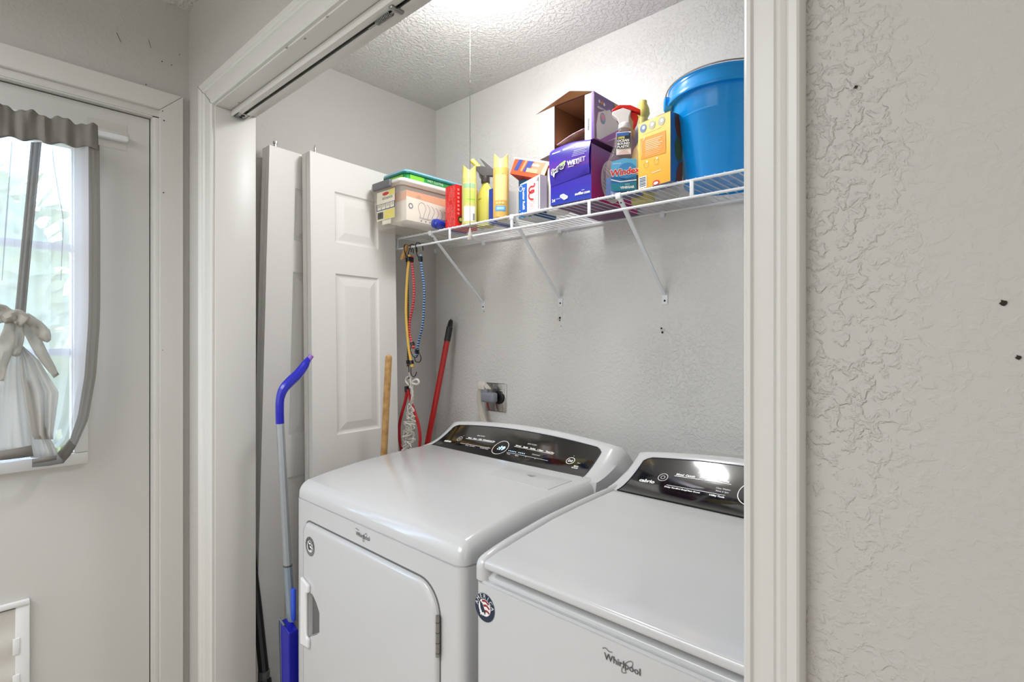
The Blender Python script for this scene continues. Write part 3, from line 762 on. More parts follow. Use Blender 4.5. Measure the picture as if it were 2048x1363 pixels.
def smooth_path(pts, n=6):
    out = []; L = len(pts)
    for i in range(L - 1):
        p0, p1, p2, p3 = pts[max(i - 1, 0)], pts[i], pts[i + 1], pts[min(i + 2, L - 1)]
        for k in range(n):
            t_ = k / n; out.append(.5 * ((2 * p1) + (p2 - p0) * t_ + (2 * p0 - 5 * p1 + 4 * p2 - p3) * t_ ** 2 + (3 * p1 - p0 - 3 * p2 + p3) * t_ ** 3))
    out.append(pts[-1]); return out
sp_ = smooth_path(path)
for k in (-1, 0, 1): b.tube([p + V((k * .0065, k * .003, 0)) for p in sp_] , .0042, m_cord, seg=8)
b.box(P(958, 776, y=yc) - V((.002, .008, .004)), P(966, 765, y=yc) + V((.012, .006, .004)), M('cord_boot', '#e4dfd6', .5), .004)
b.build('cord', pt_)
b = MB(); q = P(1404, 899, y=YB); b.box((q.x, YB - .006, .86), (q.x + .26, YB - .0005, q.z), M('cover_plate_paint', '#cfccc6', .5), .001)
tag(b.build('blank_cover_plate', None, loc=(q.x, YB, .86)), 'painted flat cover plate on the back wall behind the washer console', 'cover plate')

# ------------------------------------------------------------ poles between dryer and folded doors
def pole(b, pts, r, m, seg=14): b.tube(pts, r, m, seg=seg)
m_red = M('red_enamel', '#c00d12', .25, coat=.5)
tp, lp = P(902, 640, y=1.615), P(856, 886, y=1.52)
d = (tp - lp); base = lp - d * (lp.z / d.z) + V((0, 0, .03)); gj = tp + (lp - tp) * .165
t = thing('broom', 'red pole with a black hang-up grip leaning in the closet corner', 'broom', (base.x, base.y, 0))
b = MB(); pole(b, [base, gj], .0128, m_red); b.build('pole', t)
b = MB(); g = (tp - gj); gl = g.length; g.normalize(); mk = M('black_grip', '#2a2a2c', .5)
b.tube([gj - g * .004, gj + g * (gl * .66)], .0145, mk)
hp = gj + g * (gl * .66); sdv = V((1, 0, .05)).normalized()
lp_ = [hp - sdv * .009] + [hp - sdv * .0085 + g * (gl * .16), hp - sdv * .0055 + g * (gl * .29), hp + g * (gl * .34), hp + sdv * .0055 + g * (gl * .29), hp + sdv * .0085 + g * (gl * .16), hp + sdv * .009]
b.tube(lp_, .0062, mk, seg=8); b.build('grip', t)
b = MB(); b.box((base.x - .05, base.y - .04, .0), (base.x + .12, base.y + .05, .05), m_red, .01); b.build('broom_head', t)
for o_ in (): pass
wt, wb = P(777.5, 709, y=1.15), P(768, 906, y=1.16); d = wt - wb; wbase = wb - d * (wb.z / d.z)
b = MB(); m_wood = M('bare_wood', '#c39a62', .6, vary=(40, '#a87c48'), bump=(60, .3))
up = wt - wbase; L_ = up.length; b.lathe([(.0115, 0), (.012, .01), (.0122, L_ - .012), (.010, L_ - .004), (.004, L_)], wbase, m_wood, axis=up, seg=18)
tag(b.build('wooden_stick', None, loc=wbase), 'bare wooden broomstick standing between the dryer and a folded door', 'stick')
# blue-handled duster / dust pan with grey tube
pts = [P(u, v, x=x) for u, v, x in ((560, 846, -1.665), (559.5, 820, -1.662), (560.5, 797, -1.66), (567, 778, -1.657), (580, 763, -1.655), (594, 750, -1.652), (606, 735, -1.65), (614, 722, -1.648), (621, 713, -1.646))]
fl = P(592, 1500, x=-1.60); jt = P(575.5, 1129, x=-1.628); bs = jt + (jt - pts[0]) * ((jt.z - .02) / (pts[0].z - jt.z))
t = thing('floor_duster', 'grey-tubed floor tool with a bent blue handle beside the dryer', 'floor tool', (bs.x, bs.y, 0))
b = MB(); b.tube(smooth_path(pts, 8), [.0125] * 16 + [.0125 + .0032 * math.sin(k / 38 * math.pi) for k in range(38)] + [.0118 - .0006 * k for k in range(11)], M('blue_grip', '#1e22b8', .3, coat=.3)); b.build('handle', t)
b = MB(); b.tube([pts[-2] + V((0, 0, -.002)), pts[-1] + (pts[-1] - pts[-2]) * .3], .0085, M('purple_tip', '#9b6fc4', .4)); b.build('hang_tip', t)
m_tube = M('grey_tube', '#a4a9ad', .35, metal=.4); m_tube2 = M('blue_grey_tube', '#8f9daa', .35, metal=.4)
b = MB(); b.tube([jt, pts[0] + V((0, 0, .002))], .0122, m_tube); b.build('upper_tube', t)
b = MB(); b.tube([bs + V((0, 0, .12)), jt - (pts[0] - jt).normalized() * .002], .0128, m_tube2); b.tube([jt - V((0, 0, .004)), jt + V((0, 0, .001))], .0134, m_badge_d); b.build('lower_tube', t)
b = MB(); hq = P(566, 1238, x=-1.62); m_bpl = M('blue_plastic', '#0b12a0', .3)
b.prism([(hq.x - .002, hq.z), (hq.x + .055, hq.z - .02), (hq.x + .062, .03), (hq.x + .02, .03)], lambda s, q_, dd: V((s, dd, q_)), .735, .765, m_bpl)
b.build('blue_dustpan', t, bevel=.003)
b = MB(); b.tube([V((hq.x + .02, .733, .03)), V((hq.x - .006, .733, hq.z - .01)), V((hq.x - .002, .733, hq.z + .006)), V((hq.x + .03, .733, hq.z - .004))], .003, M('grey_lip', '#6e747c', .4), seg=8); b.build('pan_lip', t)
b = MB(); rf = P(585, 1195, x=-1.60); b.box((rf.x - .008, rf.y - .004, rf.z - .07), (rf.x + .012, rf.y + .008, rf.z + .03), M('blue_clip', '#3358d8', .35), .006); b.build('clip', t)
# black umbrella / mop
bt, bb = P(503, 1100, y=.775), P(528, 1346, y=.765); d = bt - bb; bf = bb - d * (bb.z / d.z)
t = thing('black_mop', 'black pole tool standing in the dark gap beside the jamb', 'mop', (bf.x, bf.y, 0))
m_bk = M('black_sleeve', '#141414', .45, bump=(90, .6))
b = MB(); b.tube([bb, bb + d * .5, bt], [.016, .015, .012], m_bk); b.build('pole', t)
b = MB(); b.tube([bb + V((0, 0, .01)), bb - V((0, 0, .02))], .018, M('grey_collar', '#57585c', .4)); b.tube([bb - V((0, 0, .02)), V((bf.x, bf.y, .02))], [.022, .026], m_bk); b.box((bf.x - .05, bf.y - .03, 0), (bf.x + .06, bf.y + .03, .03), m_bk, .006); b.build('mop_head', t)

# ------------------------------------------------------------ bungee cords on the hang rod
def stripe(name, c1, c2, scale=130):
    m = bpy.data.materials.new(name); m.use_nodes = True; n = m.node_tree; L = n.links; bs_ = n.nodes['Principled BSDF']; bs_.inputs['Roughness'].default_value = .7
    tc = n.nodes.new('ShaderNodeTexCoord'); ck = n.nodes.new('ShaderNodeTexChecker'); ck.inputs['Scale'].default_value = scale
    ck.inputs['Color1'].default_value = lin(c1); ck.inputs['Color2'].default_value = lin(c2)
    L.new(tc.outputs['Object'], ck.inputs['Vector']); L.new(ck.outputs['Color'], bs_.inputs['Base Color']); return m
def dashed(name, base, dash, scale=60):
    m = bpy.data.materials.new(name); m.use_nodes = True; n = m.node_tree; L = n.links; bs_ = n.nodes['Principled BSDF']; bs_.inputs['Roughness'].default_value = .7
    tc = n.nodes.new('ShaderNodeTexCoord'); wv = n.nodes.new('ShaderNodeTexWave'); wv.bands_direction = 'Z'; wv.inputs['Scale'].default_value = scale / 2
    r_ = n.nodes.new('ShaderNodeValToRGB'); r_.color_ramp.elements[0].position = .90; r_.color_ramp.elements[1].position = .95
    r_.color_ramp.elements[0].color = lin(base); r_.color_ramp.elements[1].color = lin(dash)
    L.new(tc.outputs['Object'], wv.inputs['Vector']); L.new(wv.outputs['Fac'], r_.inputs[0]); L.new(r_.outputs[0], bs_.inputs['Base Color']); return m
m_hook = M('black_hook', '#111111', .35, metal=.3); YH = 1.347
def px(lst, y=YH): return [P(u, v, y=y) for u, v in lst]
def bungee(label, cord_px, mat, r, top_u, top_hook=True, bot_hook=None, y=YH, cr=1, name='bungee_cord', clampcol=None, grp='bungee cords on the hang rod'):
    pts = px(cord_px, y); t = thing(name, label, 'bungee cord', pts[0], group=grp)
    b = MB(); b.tube(smooth_path(pts), r, mat, seg=8); b.build('elastic_cord', t)
    if top_hook:
        u0, v0 = cord_px[0]; rz_ = P(top_u, 500, y=YH); zr = sz(rz_.x) - .0435
        c0 = V((rz_.x, y, zr)); pr_ = pts[0]
        hk = [pr_, pr_ + V((-.012, -.008, .018)), V((c0.x - .004, y - .013, zr - .005)), V((c0.x - .002, y - .010, zr + .008)), V((c0.x + .001, y + .002, zr + .0085)), V((c0.x + .004, y + .014, zr - .002)), V((c0.x + .005, y + .016, zr - .02))]
        b = MB(); b.tube(smooth_path(hk), .0019, m_hook, seg=7); b.build('hook', t)
    b = MB(); b.tube([pts[0] + V((0, 0, .009)), pts[0] - V((0, 0, .008))], r * 1.9, m_hook, seg=10); b.tube([pts[0] + V((.002, 0, .006)), pts[0] + V((.003, 0, .018))], r * 1.2, mat, seg=8)
    b.build('cord_clamp', t); b = MB(); dn = (pts[-1] - pts[-2]).normalized(); b.tube([pts[-1] - dn * .008, pts[-1] + dn * .006], r * 1.9, m_hook, seg=10); b.tube([pts[-1] + dn * .004, pts[-1] + dn * .018], r * 1.3, mat, seg=8); b.build('cord_clamp', t)
    if bot_hook: b = MB(); b.tube(smooth_path(px(bot_hook, y)), .0018, m_hook, seg=7); b.build('hook', t)
    return t
bungee('blue bungee cord with white dashes, rightmost on the rod', [(841, 518), (844, 540), (848, 575), (848, 610), (845, 650), (838, 680), (834, 702)], dashed('blue_cord', '#144a7c', '#e8eef2', 62), .0048, 838, bot_hook=[(834, 700), (840, 708), (842, 718), (838, 724), (831, 722), (829, 714)])
bungee('red bungee cord hanging between the yellow and blue cords', [(823, 520), (826, 545), (828, 580), (826, 610), (820, 640), (819, 665), (825, 688)], dashed('red_cord', '#b01826', '#e7b0b0', 62), .0048, 824, bot_hook=[(823, 690), (821, 700), (826, 712), (833, 714), (837, 706)], y=1.353)
bungee('yellow bungee cord, leftmost hanging bright strand', [(818, 518), (815, 545), (813, 580), (812, 620), (814, 660), (818, 700), (823, 725)], dashed('yellow_cord', '#d9a836', '#f3dc9a', 140), .0050, 817, bot_hook=[(822, 726), (822, 745), (826, 753), (831, 750), (833, 743)], y=1.341)
bungee('black and yellow bungee cord hanging behind the yellow cord', [(815, 520), (815, 560), (816, 600), (816, 650), (816, 690), (816, 724)], dashed('black_cord', '#1d1a17', '#c79a2e', 90), .0042, 813, bot_hook=[(817, 724), (818, 740), (818.5, 753)], y=1.362)
# red loop hanging under the black cord
t = thing('bungee_cord', 'plain red bungee loop hanging lowest, around the tangled white rope', 'bungee cord', P(815, 775, y=1.362), group='bungee cords on the hang rod')
mr_ = M('red_loop', '#b3121a', .65)
b = MB(); b.tube(smooth_path(px([(814, 778), (811, 800), (804, 825), (799, 850), (799, 875), (803, 900), (810, 925), (822, 940), (834, 925), (839, 895), (840, 870), (836, 845), (828, 820), (820, 795), (816, 778)], 1.352)), .0062, mr_, seg=8); b.build('elastic_cord', t)
b = MB(); b.tube(px([(813, 772), (814, 784)], 1.352), .0095, m_hook); b.build('cord_clamp', t)
b = MB(); b.tube(smooth_path(px([(817, 778), (822, 768), (822, 758), (818.5, 753), (817, 757)], 1.358)), .0018, m_hook, seg=7); b.tube(px([(819, 778), (819, 800)], 1.355), .0015, m_hook, seg=6); b.build('hook', t)
# white rope tangle
m_rope = M('white_rope', '#d8d5cd', .8, bump=(300, .5)); random.seed(4); b = MB()
cen = [(820, 752), (824, 775), (824, 800), (821, 825), (820, 845), (818, 865), (817, 885), (816, 915)]
for k in range(9):
    pts = []
    for i in range(22):
        f = i / 21 * (len(cen) - 1); j = min(int(f), len(cen) - 2); g = f - j
        u = cen[j][0] * (1 - g) + cen[j + 1][0] * g; v = cen[j][1] * (1 - g) + cen[j + 1][1] * g
        wdt = 3 + 11 * max(0, min(1, (v - 800) / 60))
        pts.append(P(u + random.uniform(-wdt, wdt), v + random.uniform(-10, 10), y=1.352 + random.uniform(-.014, .014)))
    b.tube(smooth_path(pts, 4), .0024, m_rope, seg=6)
b.tube(smooth_path(px([(820, 775), (826, 762), (834, 758), (838, 764), (834, 768), (825, 766)], 1.345)), .0045, m_rope, seg=8)
b.tube(smooth_path(px([(818, 770), (812, 762), (813, 755), (818, 752)], 1.345)), .0035, m_rope, seg=8)
tag(b.build('tangled_rope', None, loc=P(818, 760, y=1.352)), 'tangled white rope hanging inside the red bungee loop', 'rope')
b = MB(); q1, q2 = P(813, 489, y=1.338), P(803, 519, y=1.325); b.tube([q1, q2], [.0065, .0075], M('peg_wood', '#b98a4e', .6, vary=(50, '#d0a565')), seg=4)
b.tube([q1 + V((.004, .006, 0)), q2 + V((.006, .006, .002))], [.005, .006], M('peg_wood2', '#a37238', .6), seg=4)
tag(b.build('clothespin', None, loc=q1), 'wooden clothespin clipped to the left end of the hang rod', 'clothespin')

# ------------------------------------------------------------ things on the shelf
# 1 clear bin
bx0, bx1, by0, by1 = -1.851, -1.650, 1.199, 1.56; bz0 = deck(-1.65) + .001; bz1 = 1.955
t = thing('storage_bin', 'clear plastic latch bin at the left end of the shelf', 'storage bin', ((bx0 + bx1) / 2, by0 + .15, bz0))
m_clear = clearmat('clear_plastic', '#faf7f1', .74, .12)
def rrect(x0, x1, y0, y1, r, z):
    o = []
    for cx, cy, a0 in ((x1 - r, y0 + r, 270), (x1 - r, y1 - r, 0), (x0 + r, y1 - r, 90), (x0 + r, y0 + r, 180)):
        for k in range(6): a = R(a0 + 18 * k); o.append(V((cx + r * math.cos(a), cy + r * math.sin(a), z)))
    return o
def stack(b, rings, m, cap0=True, cap1=False):
    G = [[b.bm.verts.new(p) for p in r] for r in rings]; n = len(G[0]); i = b.mi(m)
    for A, B in zip(G, G[1:]):
        for k in range(n): f = b.bm.faces.new((A[k], A[(k + 1) % n], B[(k + 1) % n], B[k])); f.material_index = i
    if cap0: f = b.bm.faces.new(G[0][::-1]); f.material_index = i
    if cap1: f = b.bm.faces.new(G[-1]); f.material_index = i
b = MB(); ins = lambda d, z, r=.02: rrect(bx0 + d, bx1 - d, by0 + d, by1 - d, r, z)
stack(b, [ins(.024, bz0), ins(.016, bz0 + .008), ins(.010, bz0 + .018), ins(.006, bz0 + .05), ins(.002, bz1 - .03), ins(-.004, bz1 - .028), ins(-.004, bz1 - .012)], m_clear)
b.build('tub', t)
b = MB(); stack(b, [ins(-.005, bz1 - .016, .024), ins(-.007, bz1 - .012, .024), ins(-.005, bz1 - .002, .024), ins(.004, bz1 + .002), ins(.012, bz1 - .001)], M('bin_lid', '#e6e2da', .35), True, True); b.build('lid', t)
b = MB(); l0, l1 = P(746, 385, y=by0 - .012), P(781, 366, y=by0 - .012)
b.box((l0.x, by0 - .018, bz1 - .028), (l1.x, by0 - .004, bz1 + .001), M('latch_grey', '#68696e', .5), .005, 3); b.build('latch', t)
fm = plane(V((bx0, by0 + .0005, bz0)), X, Z, V((0, -1, 0)), .003); b = MB()
cr = M('label_cream', '#e9e3cf', .6); ye = M('label_yellow', '#e6d777', .6); bl_ = M('label_blue', '#30507a', .6); rd_ = M('label_red', '#c8342c', .6)
fm_ = fm; fm = lambda s, q, d=0: fm_((s - .048) * 1.32 + .046, q, d); b.rect(.048, .030, .136, .140, fm, cr); f1 = lambda s, q: fm(s, q, .0004); f2 = lambda s, q: fm(s, q, .0008)
b.rect(.108, .118, .134, .139, f1, ye); b.rect(.085, .032, .134, .066, f1, ye); b.rect(.047, .068, .137, .093, f1, bl_); b.disc((.092, .128), .016, f1, rd_, 20, ry=.0065)
for k, s in enumerate(('30', '27', '33', '15')): b.rect(.051 + .0212 * k, .071, .070 + .0212 * k, .091, f2, cr); b.text(s, .013, lambda a_, c_: fm(a_, c_, .0012), m_blk, 'CENTER', o=(.0605 + .0212 * k, .080))
b.text('ESTADOS', .012, f2, m_blk, 'CENTER', o=(.101, .107)); 
for k in range(9): b.rect(.052 + .003 * k, .036, .0535 + .003 * k + .0008 * (k % 3), .062, f2, m_blk)
b.rect(.075, .012, .118, .028, f1, cr)
b.build('paper_label', t)
# bulb carton inside
co_ = V((bx0 + .080, by0 + .030, bz0 + .022)); cw, cdp, chh = bx1 - .012 - co_.x, .29, .112
m_card = M('white_card', '#faf6f0', .6); m_or = M('orange_card', '#ef9a4e', .6); m_lineart = M('line_art', '#2c2724', .7)
b = MB(); b.carton(co_, X, Y, cw, cdp, chh, {'*': m_card, 'T': m_or})
rm = plane(co_ + X * cw, Y, Z, X, .0006)
b.face([rm(0, chh), rm(0, chh - .022), rm(.29, chh - .036), rm(.29, chh)], m_or)
b.rect(0, chh - .036, cw, chh, plane(co_, X, Z, V((0, -1, 0))), m_or)
rm2 = lambda s, q: rm(s, q, .0005)
for k in range(8):
    x0 = .055 + .021 * k; H_ = .078 - .003 * k
    arc = [(x0 + .018 + .018 * math.cos(R(a)), H_ - .022 + .020 * math.sin(R(a))) for a in range(-40, (221 if k == 0 else 100), 20)]
    tail = [(x0 + .026, .026), (x0 + .024, .018)]
    b.line(tail[::-1] + arc + ([(x0 + .009, .030), (x0 + .009, .018)] if k == 0 else []), .0017, rm2, m_lineart)
b.line([(.06, .018), (.235, .014)], .0012, rm2, m_lineart); b.line([(.06, .014), (.235, .010)], .001, rm2, m_lineart)
for k in range(8): b.disc((.07 + .021 * k, .006), .003, rm2, m_lineart, 10)
b.text('LED', .014, rm2, m_lineart, o=(.045, .090)); b.disc((.020, .055), .011, rm2, bl_, 20, r0=.006)
tag(b.build('bulb_carton', None, loc=co_), 'white and orange light bulb carton inside the clear bin', 'carton')
# 2 wipes container on the bin
wz = bz1 + .0025; t = thing('wipes_container', 'flat green container with a pale blue lid on top of the clear bin', 'container', (-1.745, 1.35, wz))
b = MB(); mg = M('green_sleeve', '#1f9a48', .4); mg2 = M('lime_sleeve', '#7ed03c', .4)
rw = lambda d, z: rrect(-1.815 + d, -1.672 - d, 1.235 + d, 1.53 - d, .02, z)
stack(b, [rw(.008, wz), rw(.001, wz + .006), rw(0, wz + .024)], mg)
gm = plane(V((-1.671, 1.235, wz)), Y, Z, X, .0006)
b.rect(.018, .006, .085, .022, gm, mg2); b.rect(.225, .006, .275, .022, gm, mg2); b.disc((.245, .013), .010, lambda s, q: gm(s, q, .0004), bl_, 18, ry=.007)
b.text('WET CLOTHS', .013, lambda s, q: gm(s, q, .0004), m_whitep, o=(.10, .011))
gf = plane(V((-1.815, 1.2345, wz)), X, Z, V((0, -1, 0)), .0006); b.rect(.02, .005, .125, .022, gf, mg2)
b.build('tray', t)
b = MB(); stack(b, [rw(-.002, wz + .023), rw(-.007, wz + .025), rw(-.007, wz + .031)], M('teal_rim', '#14746a', .35)); stack(b, [rw(-.007, wz + .031), rw(-.005, wz + .038), rw(.004, wz + .041), rw(.02, wz + .041)], M('pale_blue_lid', '#8fbfd6', .25), True, True); b.build('lid', t)
# 4 blue cylinder
bc = P(872, 443, y=1.335); r = .0195; bc.z = deck(bc.x) + r; bc.x = -1.622
t = thing('blue_bottle', 'small dark blue bottle lying between the clear bin and the red carton', 'bottle', bc)
b = MB(); b.lathe([(.010, -.012), (.016, -.008), (.0185, 0), (r, .006), (r, .04), (.0175, .043)], bc, M('blue_cap', '#10309c', .25, coat=.4), axis=Y, seg=24); b.build('cap', t)
b = MB(); b.lathe([(.017, .04), (r, .044), (r, .15), (.015, .16)], bc, M('navy_bottle', '#16349a', .3), axis=Y, seg=24); b.build('bottle_body', t)
# 3 red carton
def X_at(u, y): return P(u, 400, y=y).x
o_ = V((-1.586, 1.356, deck(-1.55))); m_redc = M('red_card', '#d51a1c', .45); mp_ = M('pink_print', '#ef8d86', .6); m_redd = M('dark_red_card', '#a81416', .5)
b = MB(); b.carton(o_, X, Y, .060, .11, .157, {'*': m_redc}); q_ = plane(o_, X, Z, V((0, -1, 0))); random.seed(2)
for k in range(15):
    z = .004
    while z < .150:
        l = random.uniform(.006, .03)
        if random.random() < .75: b.rect(.005 + k * .0034, z, .005 + k * .0034 + .0011, min(z + l, .153), q_, mp_)
        z += l + .003
b.rect(.022, .085, .040, .10, lambda s, q: q_(s, q, .0005), m_redc)
q_ = plane(o_ + X * .06, Y, Z, X); b.disc((.022, .028), .014, q_, M('dark_green_spot', '#30401e', .6), 18); b.disc((.022, .028), .007, lambda s, q: q_(s, q, .0005), ye, 14)
for k in range(7): b.rect(.006, .045 + .015 * k, .016, .053 + .015 * k, q_, mp_)
tag(b.build('red_carton', None, loc=o_), 'red carton with fine pink print, left of the first yellow can', 'carton')
# 5 & 8 yellow aerosol cans
def can(u, y, d_, h, name, label, body, lab, extra):
    x = X_at(u, y); z = deck(x); t = thing(name, label, 'spray can', (x, y, z), group='yellow aerosol cans'); r = d_ / 2; o = V((x, y, z))
    b = MB(); b.lathe([(r * .92, 0), (r, .003), (r, h * .76), (r * .97, h * .775)], o, body, seg=36)
    cy = lambda a, q, e=0: o + V((math.sin(a) * (r + .0006 + e), -math.cos(a) * (r + .0006 + e), q))
    base_a = math.atan2(-x, y)  # facing the camera
    mpc = lambda s, q, e=0: cy(s / r + base_a, q, e)
    def band(a0, a1, z0, z1, m, e=0):
        for k in range(12): b.face([cy(base_a + a0 + (a1 - a0) * k / 12, z0, e), cy(base_a + a0 + (a1 - a0) * (k + 1) / 12, z0, e), cy(base_a + a0 + (a1 - a0) * (k + 1) / 12, z1, e), cy(base_a + a0 + (a1 - a0) * k / 12, z1, e)], m)
    extra(b, band, mpc, h)
    b.build('can_body', t)
    b = MB(); seg = 36; rings = []
    for rr_, hh in ((r * .97, h * .775), (r * .93, h * .79), (r * .93, h * .9)):
        rings.append([V((rr_ * math.cos(2 * math.pi * k / seg), rr_ * math.sin(2 * math.pi * k / seg), hh)) + o for k in range(seg)])
    ca = math.atan2(-y, -x)
    tp_ = []
    for k in range(seg):
        a = 2 * math.pi * k / seg; side = abs(math.sin(a - ca)); hh = h * (.895 + .105 * side ** 1.4)
        tp_.append(V((r * .90 * math.cos(a), r * .90 * math.sin(a), hh)) + o)
    rings.append(tp_); rings.append([o + (p - o) * 1 - V((p.x - o.x, p.y - o.y, 0)) * .12 for p in tp_]); rings.append([V((r * .7 * math.cos(2 * math.pi * k / seg), r * .7 * math.sin(2 * math.pi * k / seg), h * .85)) + o for k in range(seg)])
    stack(b, rings, M('pale_yellow_cap', '#e2d77c', .35), False, True); b.build('spray_cap', t)
    return t
y_body = M('yellow_can', '#d0c878', .35); y2 = M('orange_can', '#dcae5c', .35); whl = M('label_white', '#eeeeea', .6); grl = M('label_green', '#9cc49a', .6); grn = M('print_green', '#8fc43a', .6)
def ex1(b, band, mp, h):
    band(-.75, .85, .012, h * .30, whl); band(-.8, .8, h * .60, h * .67, grl); band(-.85, .85, h * .36, h * .56, M('lime_print', '#c2cf66', .6))
    band(-.3, .9, h * .405, h * .42, grn, .0004); band(-.9, .9, h * .68, h * .69, M('cream_print', '#f4ecc0', .6))
    for k in range(7): b.line([(-.018, .02 + .006 * k), (.010, .02 + .006 * k)], .0008, lambda s, q: mp(s, q, .0006), M('grey_print', '#a5a5a0', .7))
    for k in range(6): b.rect(.013 + .0014 * k, .015, .0138 + .0014 * k, .040, lambda s, q: mp(s, q, .0006), m_blk)
    for k in range(4): b.line([(-.016, h * .46 + .007 * k), (.014 - .004 * (k % 2), h * .46 + .007 * k)], .0012, lambda s, q: mp(s, q, .0006), M('olive_print', '#8f9a3c', .7))
def ex2(b, band, mp, h):
    band(-.8, .8, h * .26, h * .66, M('peach_print', '#f0d08a', .6)); band(-.75, .6, .022, .040, M('sky_label', '#5aa6d8', .6)); band(-.55, .4, .027, .036, M('sky_label2', '#a8d2ec', .6), .0004)
    for k in range(22): b.line([(-.018, h * .30 + .0038 * k), (.016 - .004 * (k % 3), h * .30 + .0038 * k)], .0007, lambda s, q: mp(s, q, .0006), M('tan_print', '#d9a552', .7))
    for k in (-1, 0, 1): b.disc((-.004 + .010 * k, h * .22), .004, lambda s, q: mp(s, q, .0006), M('peach_print', '#f0d08a', .6), 12)
    b.line([(.004, h * .665), (.024, h * .655)], .0018, lambda s, q: mp(s, q, .0006), m_blk)
can(938.7, 1.384, .056, .224, 'aerosol_can', 'lemon-yellow aerosol can with a white back label, behind the bead chain', y_body, 0, ex1)
can(1002, 1.378, .056, .226, 'aerosol_can', 'orange-yellow aerosol can with a blue spot, beside the blue and white carton', y2, 0, ex2)
# 7 trigger spray bottle, yellow with black head
x = X_at(971, 1.44); o_ = V((x, 1.44, deck(x))); t = thing('spray_bottle', 'yellow bottle with a black trigger head between the two aerosol cans', 'spray bottle', o_)
b = MB(); yb_ = M('yellow_bottle', '#c9c058', .35); b.lathe([(.038, 0), (.042, .006), (.043, .085), (.040, .112), (.030, .138), (.018, .154), (.0145, .162), (.0145, .170)], o_, yb_, seg=32, sy=.62)
b.line([(-.012, .10), (.004, .102)], .002, plane(o_ + V((0, -.026, 0)), X, Z, V((0, -1, 0))), m_blk); b.build('bottle_body', t)
b = MB(); kb = M('black_trigger', '#3b3633', .35); zt_ = o_.z + .165
hd = V((-.80, -.60, 0)).normalized(); sdn = V((-hd.y, hd.x, 0))
b.lathe([(.016, 0), (.017, .004), (.016, .026), (.012, .028)], V((x, o_.y, zt_)), kb, seg=20)
def pr(poly, w_, m, bv=.002, nm='x'): b.prism(poly, lambda s, q, d: V((x, o_.y, zt_)) + hd * s + Z * q + sdn * d, -w_, w_, m)
pr([(-.030, .026), (.012, .026), (.036, .050), (.038, .060), (.012, .062), (-.010, .055), (-.034, .040)], .0115, kb)
pr([(.010, .078), (.020, .092), (.004, .080), (-.03, .050), (-.034, .040), (-.006, .055)], .010, kb)
pr([(.018, .048), (.026, .046), (.022, .022), (.010, .008), (.008, .014), (.016, .030)], .005, kb)
b.build('trigger_head', t)
b = MB(); nz = V((x, o_.y, zt_)) + hd * .034 + Z * .070; b.tube([V((x, o_.y, zt_)) + hd * .01 + Z * .045, nz, nz + hd * .018 + Z * .018], [.008, .009, .010], M('yellow_nozzle', '#dccf62', .35), seg=12); b.build('nozzle', t)
# 9 thin blue carton
x = X_at(980, 1.405); o_ = V((x - .006, 1.405, deck(x))); b = MB(); b.carton(o_, X, Y, .045, .10, .125, {'*': M('navy_card', '#26409a', .45), 'R': whl})
tag(b.build('blue_carton', None, loc=o_), 'narrow dark blue carton half hidden behind the orange-yellow can', 'carton')
# 10a teal carton, 10b refill carton
o_ = V((-1.262, 1.412, deck(-1.2))); b = MB(); mt = M('teal_card', '#12608c', .5); b.carton(o_, X, Y, .072, .12, .132, {'*': mt, 'U': M('white_under', '#dcdde0', .6)})
q_ = plane(o_, X, Z, V((0, -1, 0))); tl = M('teal_print', '#6fb4d2', .6)
b.disc((.030, .112), .010, q_, whl, 18, r0=.008); b.rect(.012, .086, .034, .089, q_, M('magenta_print', '#b8407a', .6)); b.rect(.012, .080, .034, .082, q_, tl)
for k in range(4): b.line([(.012, .060 - .012 * k), (.022, .060 - .012 * k), (.022, .052 - .012 * k), (.012, .052 - .012 * k)], .0012, q_, tl); b.rect(.026, .052 - .012 * k, .030, .060 - .012 * k, q_, tl)
b.face([q_(.004, .026), q_(.012, .036), q_(.012, .016)], whl)
tag(b.build('teal_carton', None, loc=o_), 'teal blue carton standing behind the white duster refill carton', 'carton')
ang = R(-8); ex = V((math.cos(ang), math.sin(ang), 0)); ey = V((-math.sin(ang), math.cos(ang), 0))
o_ = V((-1.222, 1.374, deck(-1.2))); Wd, Hd = .100, .108
b = MB(); mw = M('white_carton', '#eceaea', .55); mb_ = M('bright_blue_card', '#1560c0', .5)
p3 = lambda s, q, d=0: o_ + ex * s + Z * q + ey * d
topz = lambda s: .103 + .012 * (s / Wd)
for pts, m_ in (([p3(0, 0), p3(Wd, 0), p3(Wd, topz(Wd)), p3(0, topz(0))], mw), ([p3(Wd, 0), p3(Wd, 0, .03), p3(Wd, topz(Wd), .03), p3(Wd, topz(Wd))], mw),
                ([p3(Wd, 0, .03), p3(0, 0, .03), p3(0, topz(0), .03), p3(Wd, topz(Wd), .03)], mw), ([p3(0, 0, .03), p3(0, 0), p3(0, topz(0)), p3(0, topz(0), .03)], mb_),
                ([p3(0, topz(0)), p3(Wd, topz(Wd)), p3(Wd, topz(Wd), .03), p3(0, topz(0), .03)], mw), ([p3(0, 0), p3(0, 0, .03), p3(Wd, 0, .03), p3(Wd, 0)], mw)): b.face(pts, m_)
q_ = lambda s, t_, d=0: p3(s, t_, -.0007 - d)
b.rect(.001, .001, .036, .100, q_, mb_); b.disc((.004, .088), .010, lambda s, t_: q_(s, t_, .0003), whl, 18, r0=.008)
b.text('Duster Refill', .0145, lambda s, t_: q_(s, t_, .0005), m_whitep, o=(.0155, .088), rot=-math.pi / 2, bold=.0005)
wr = M('script_red', '#d3202c', .55)
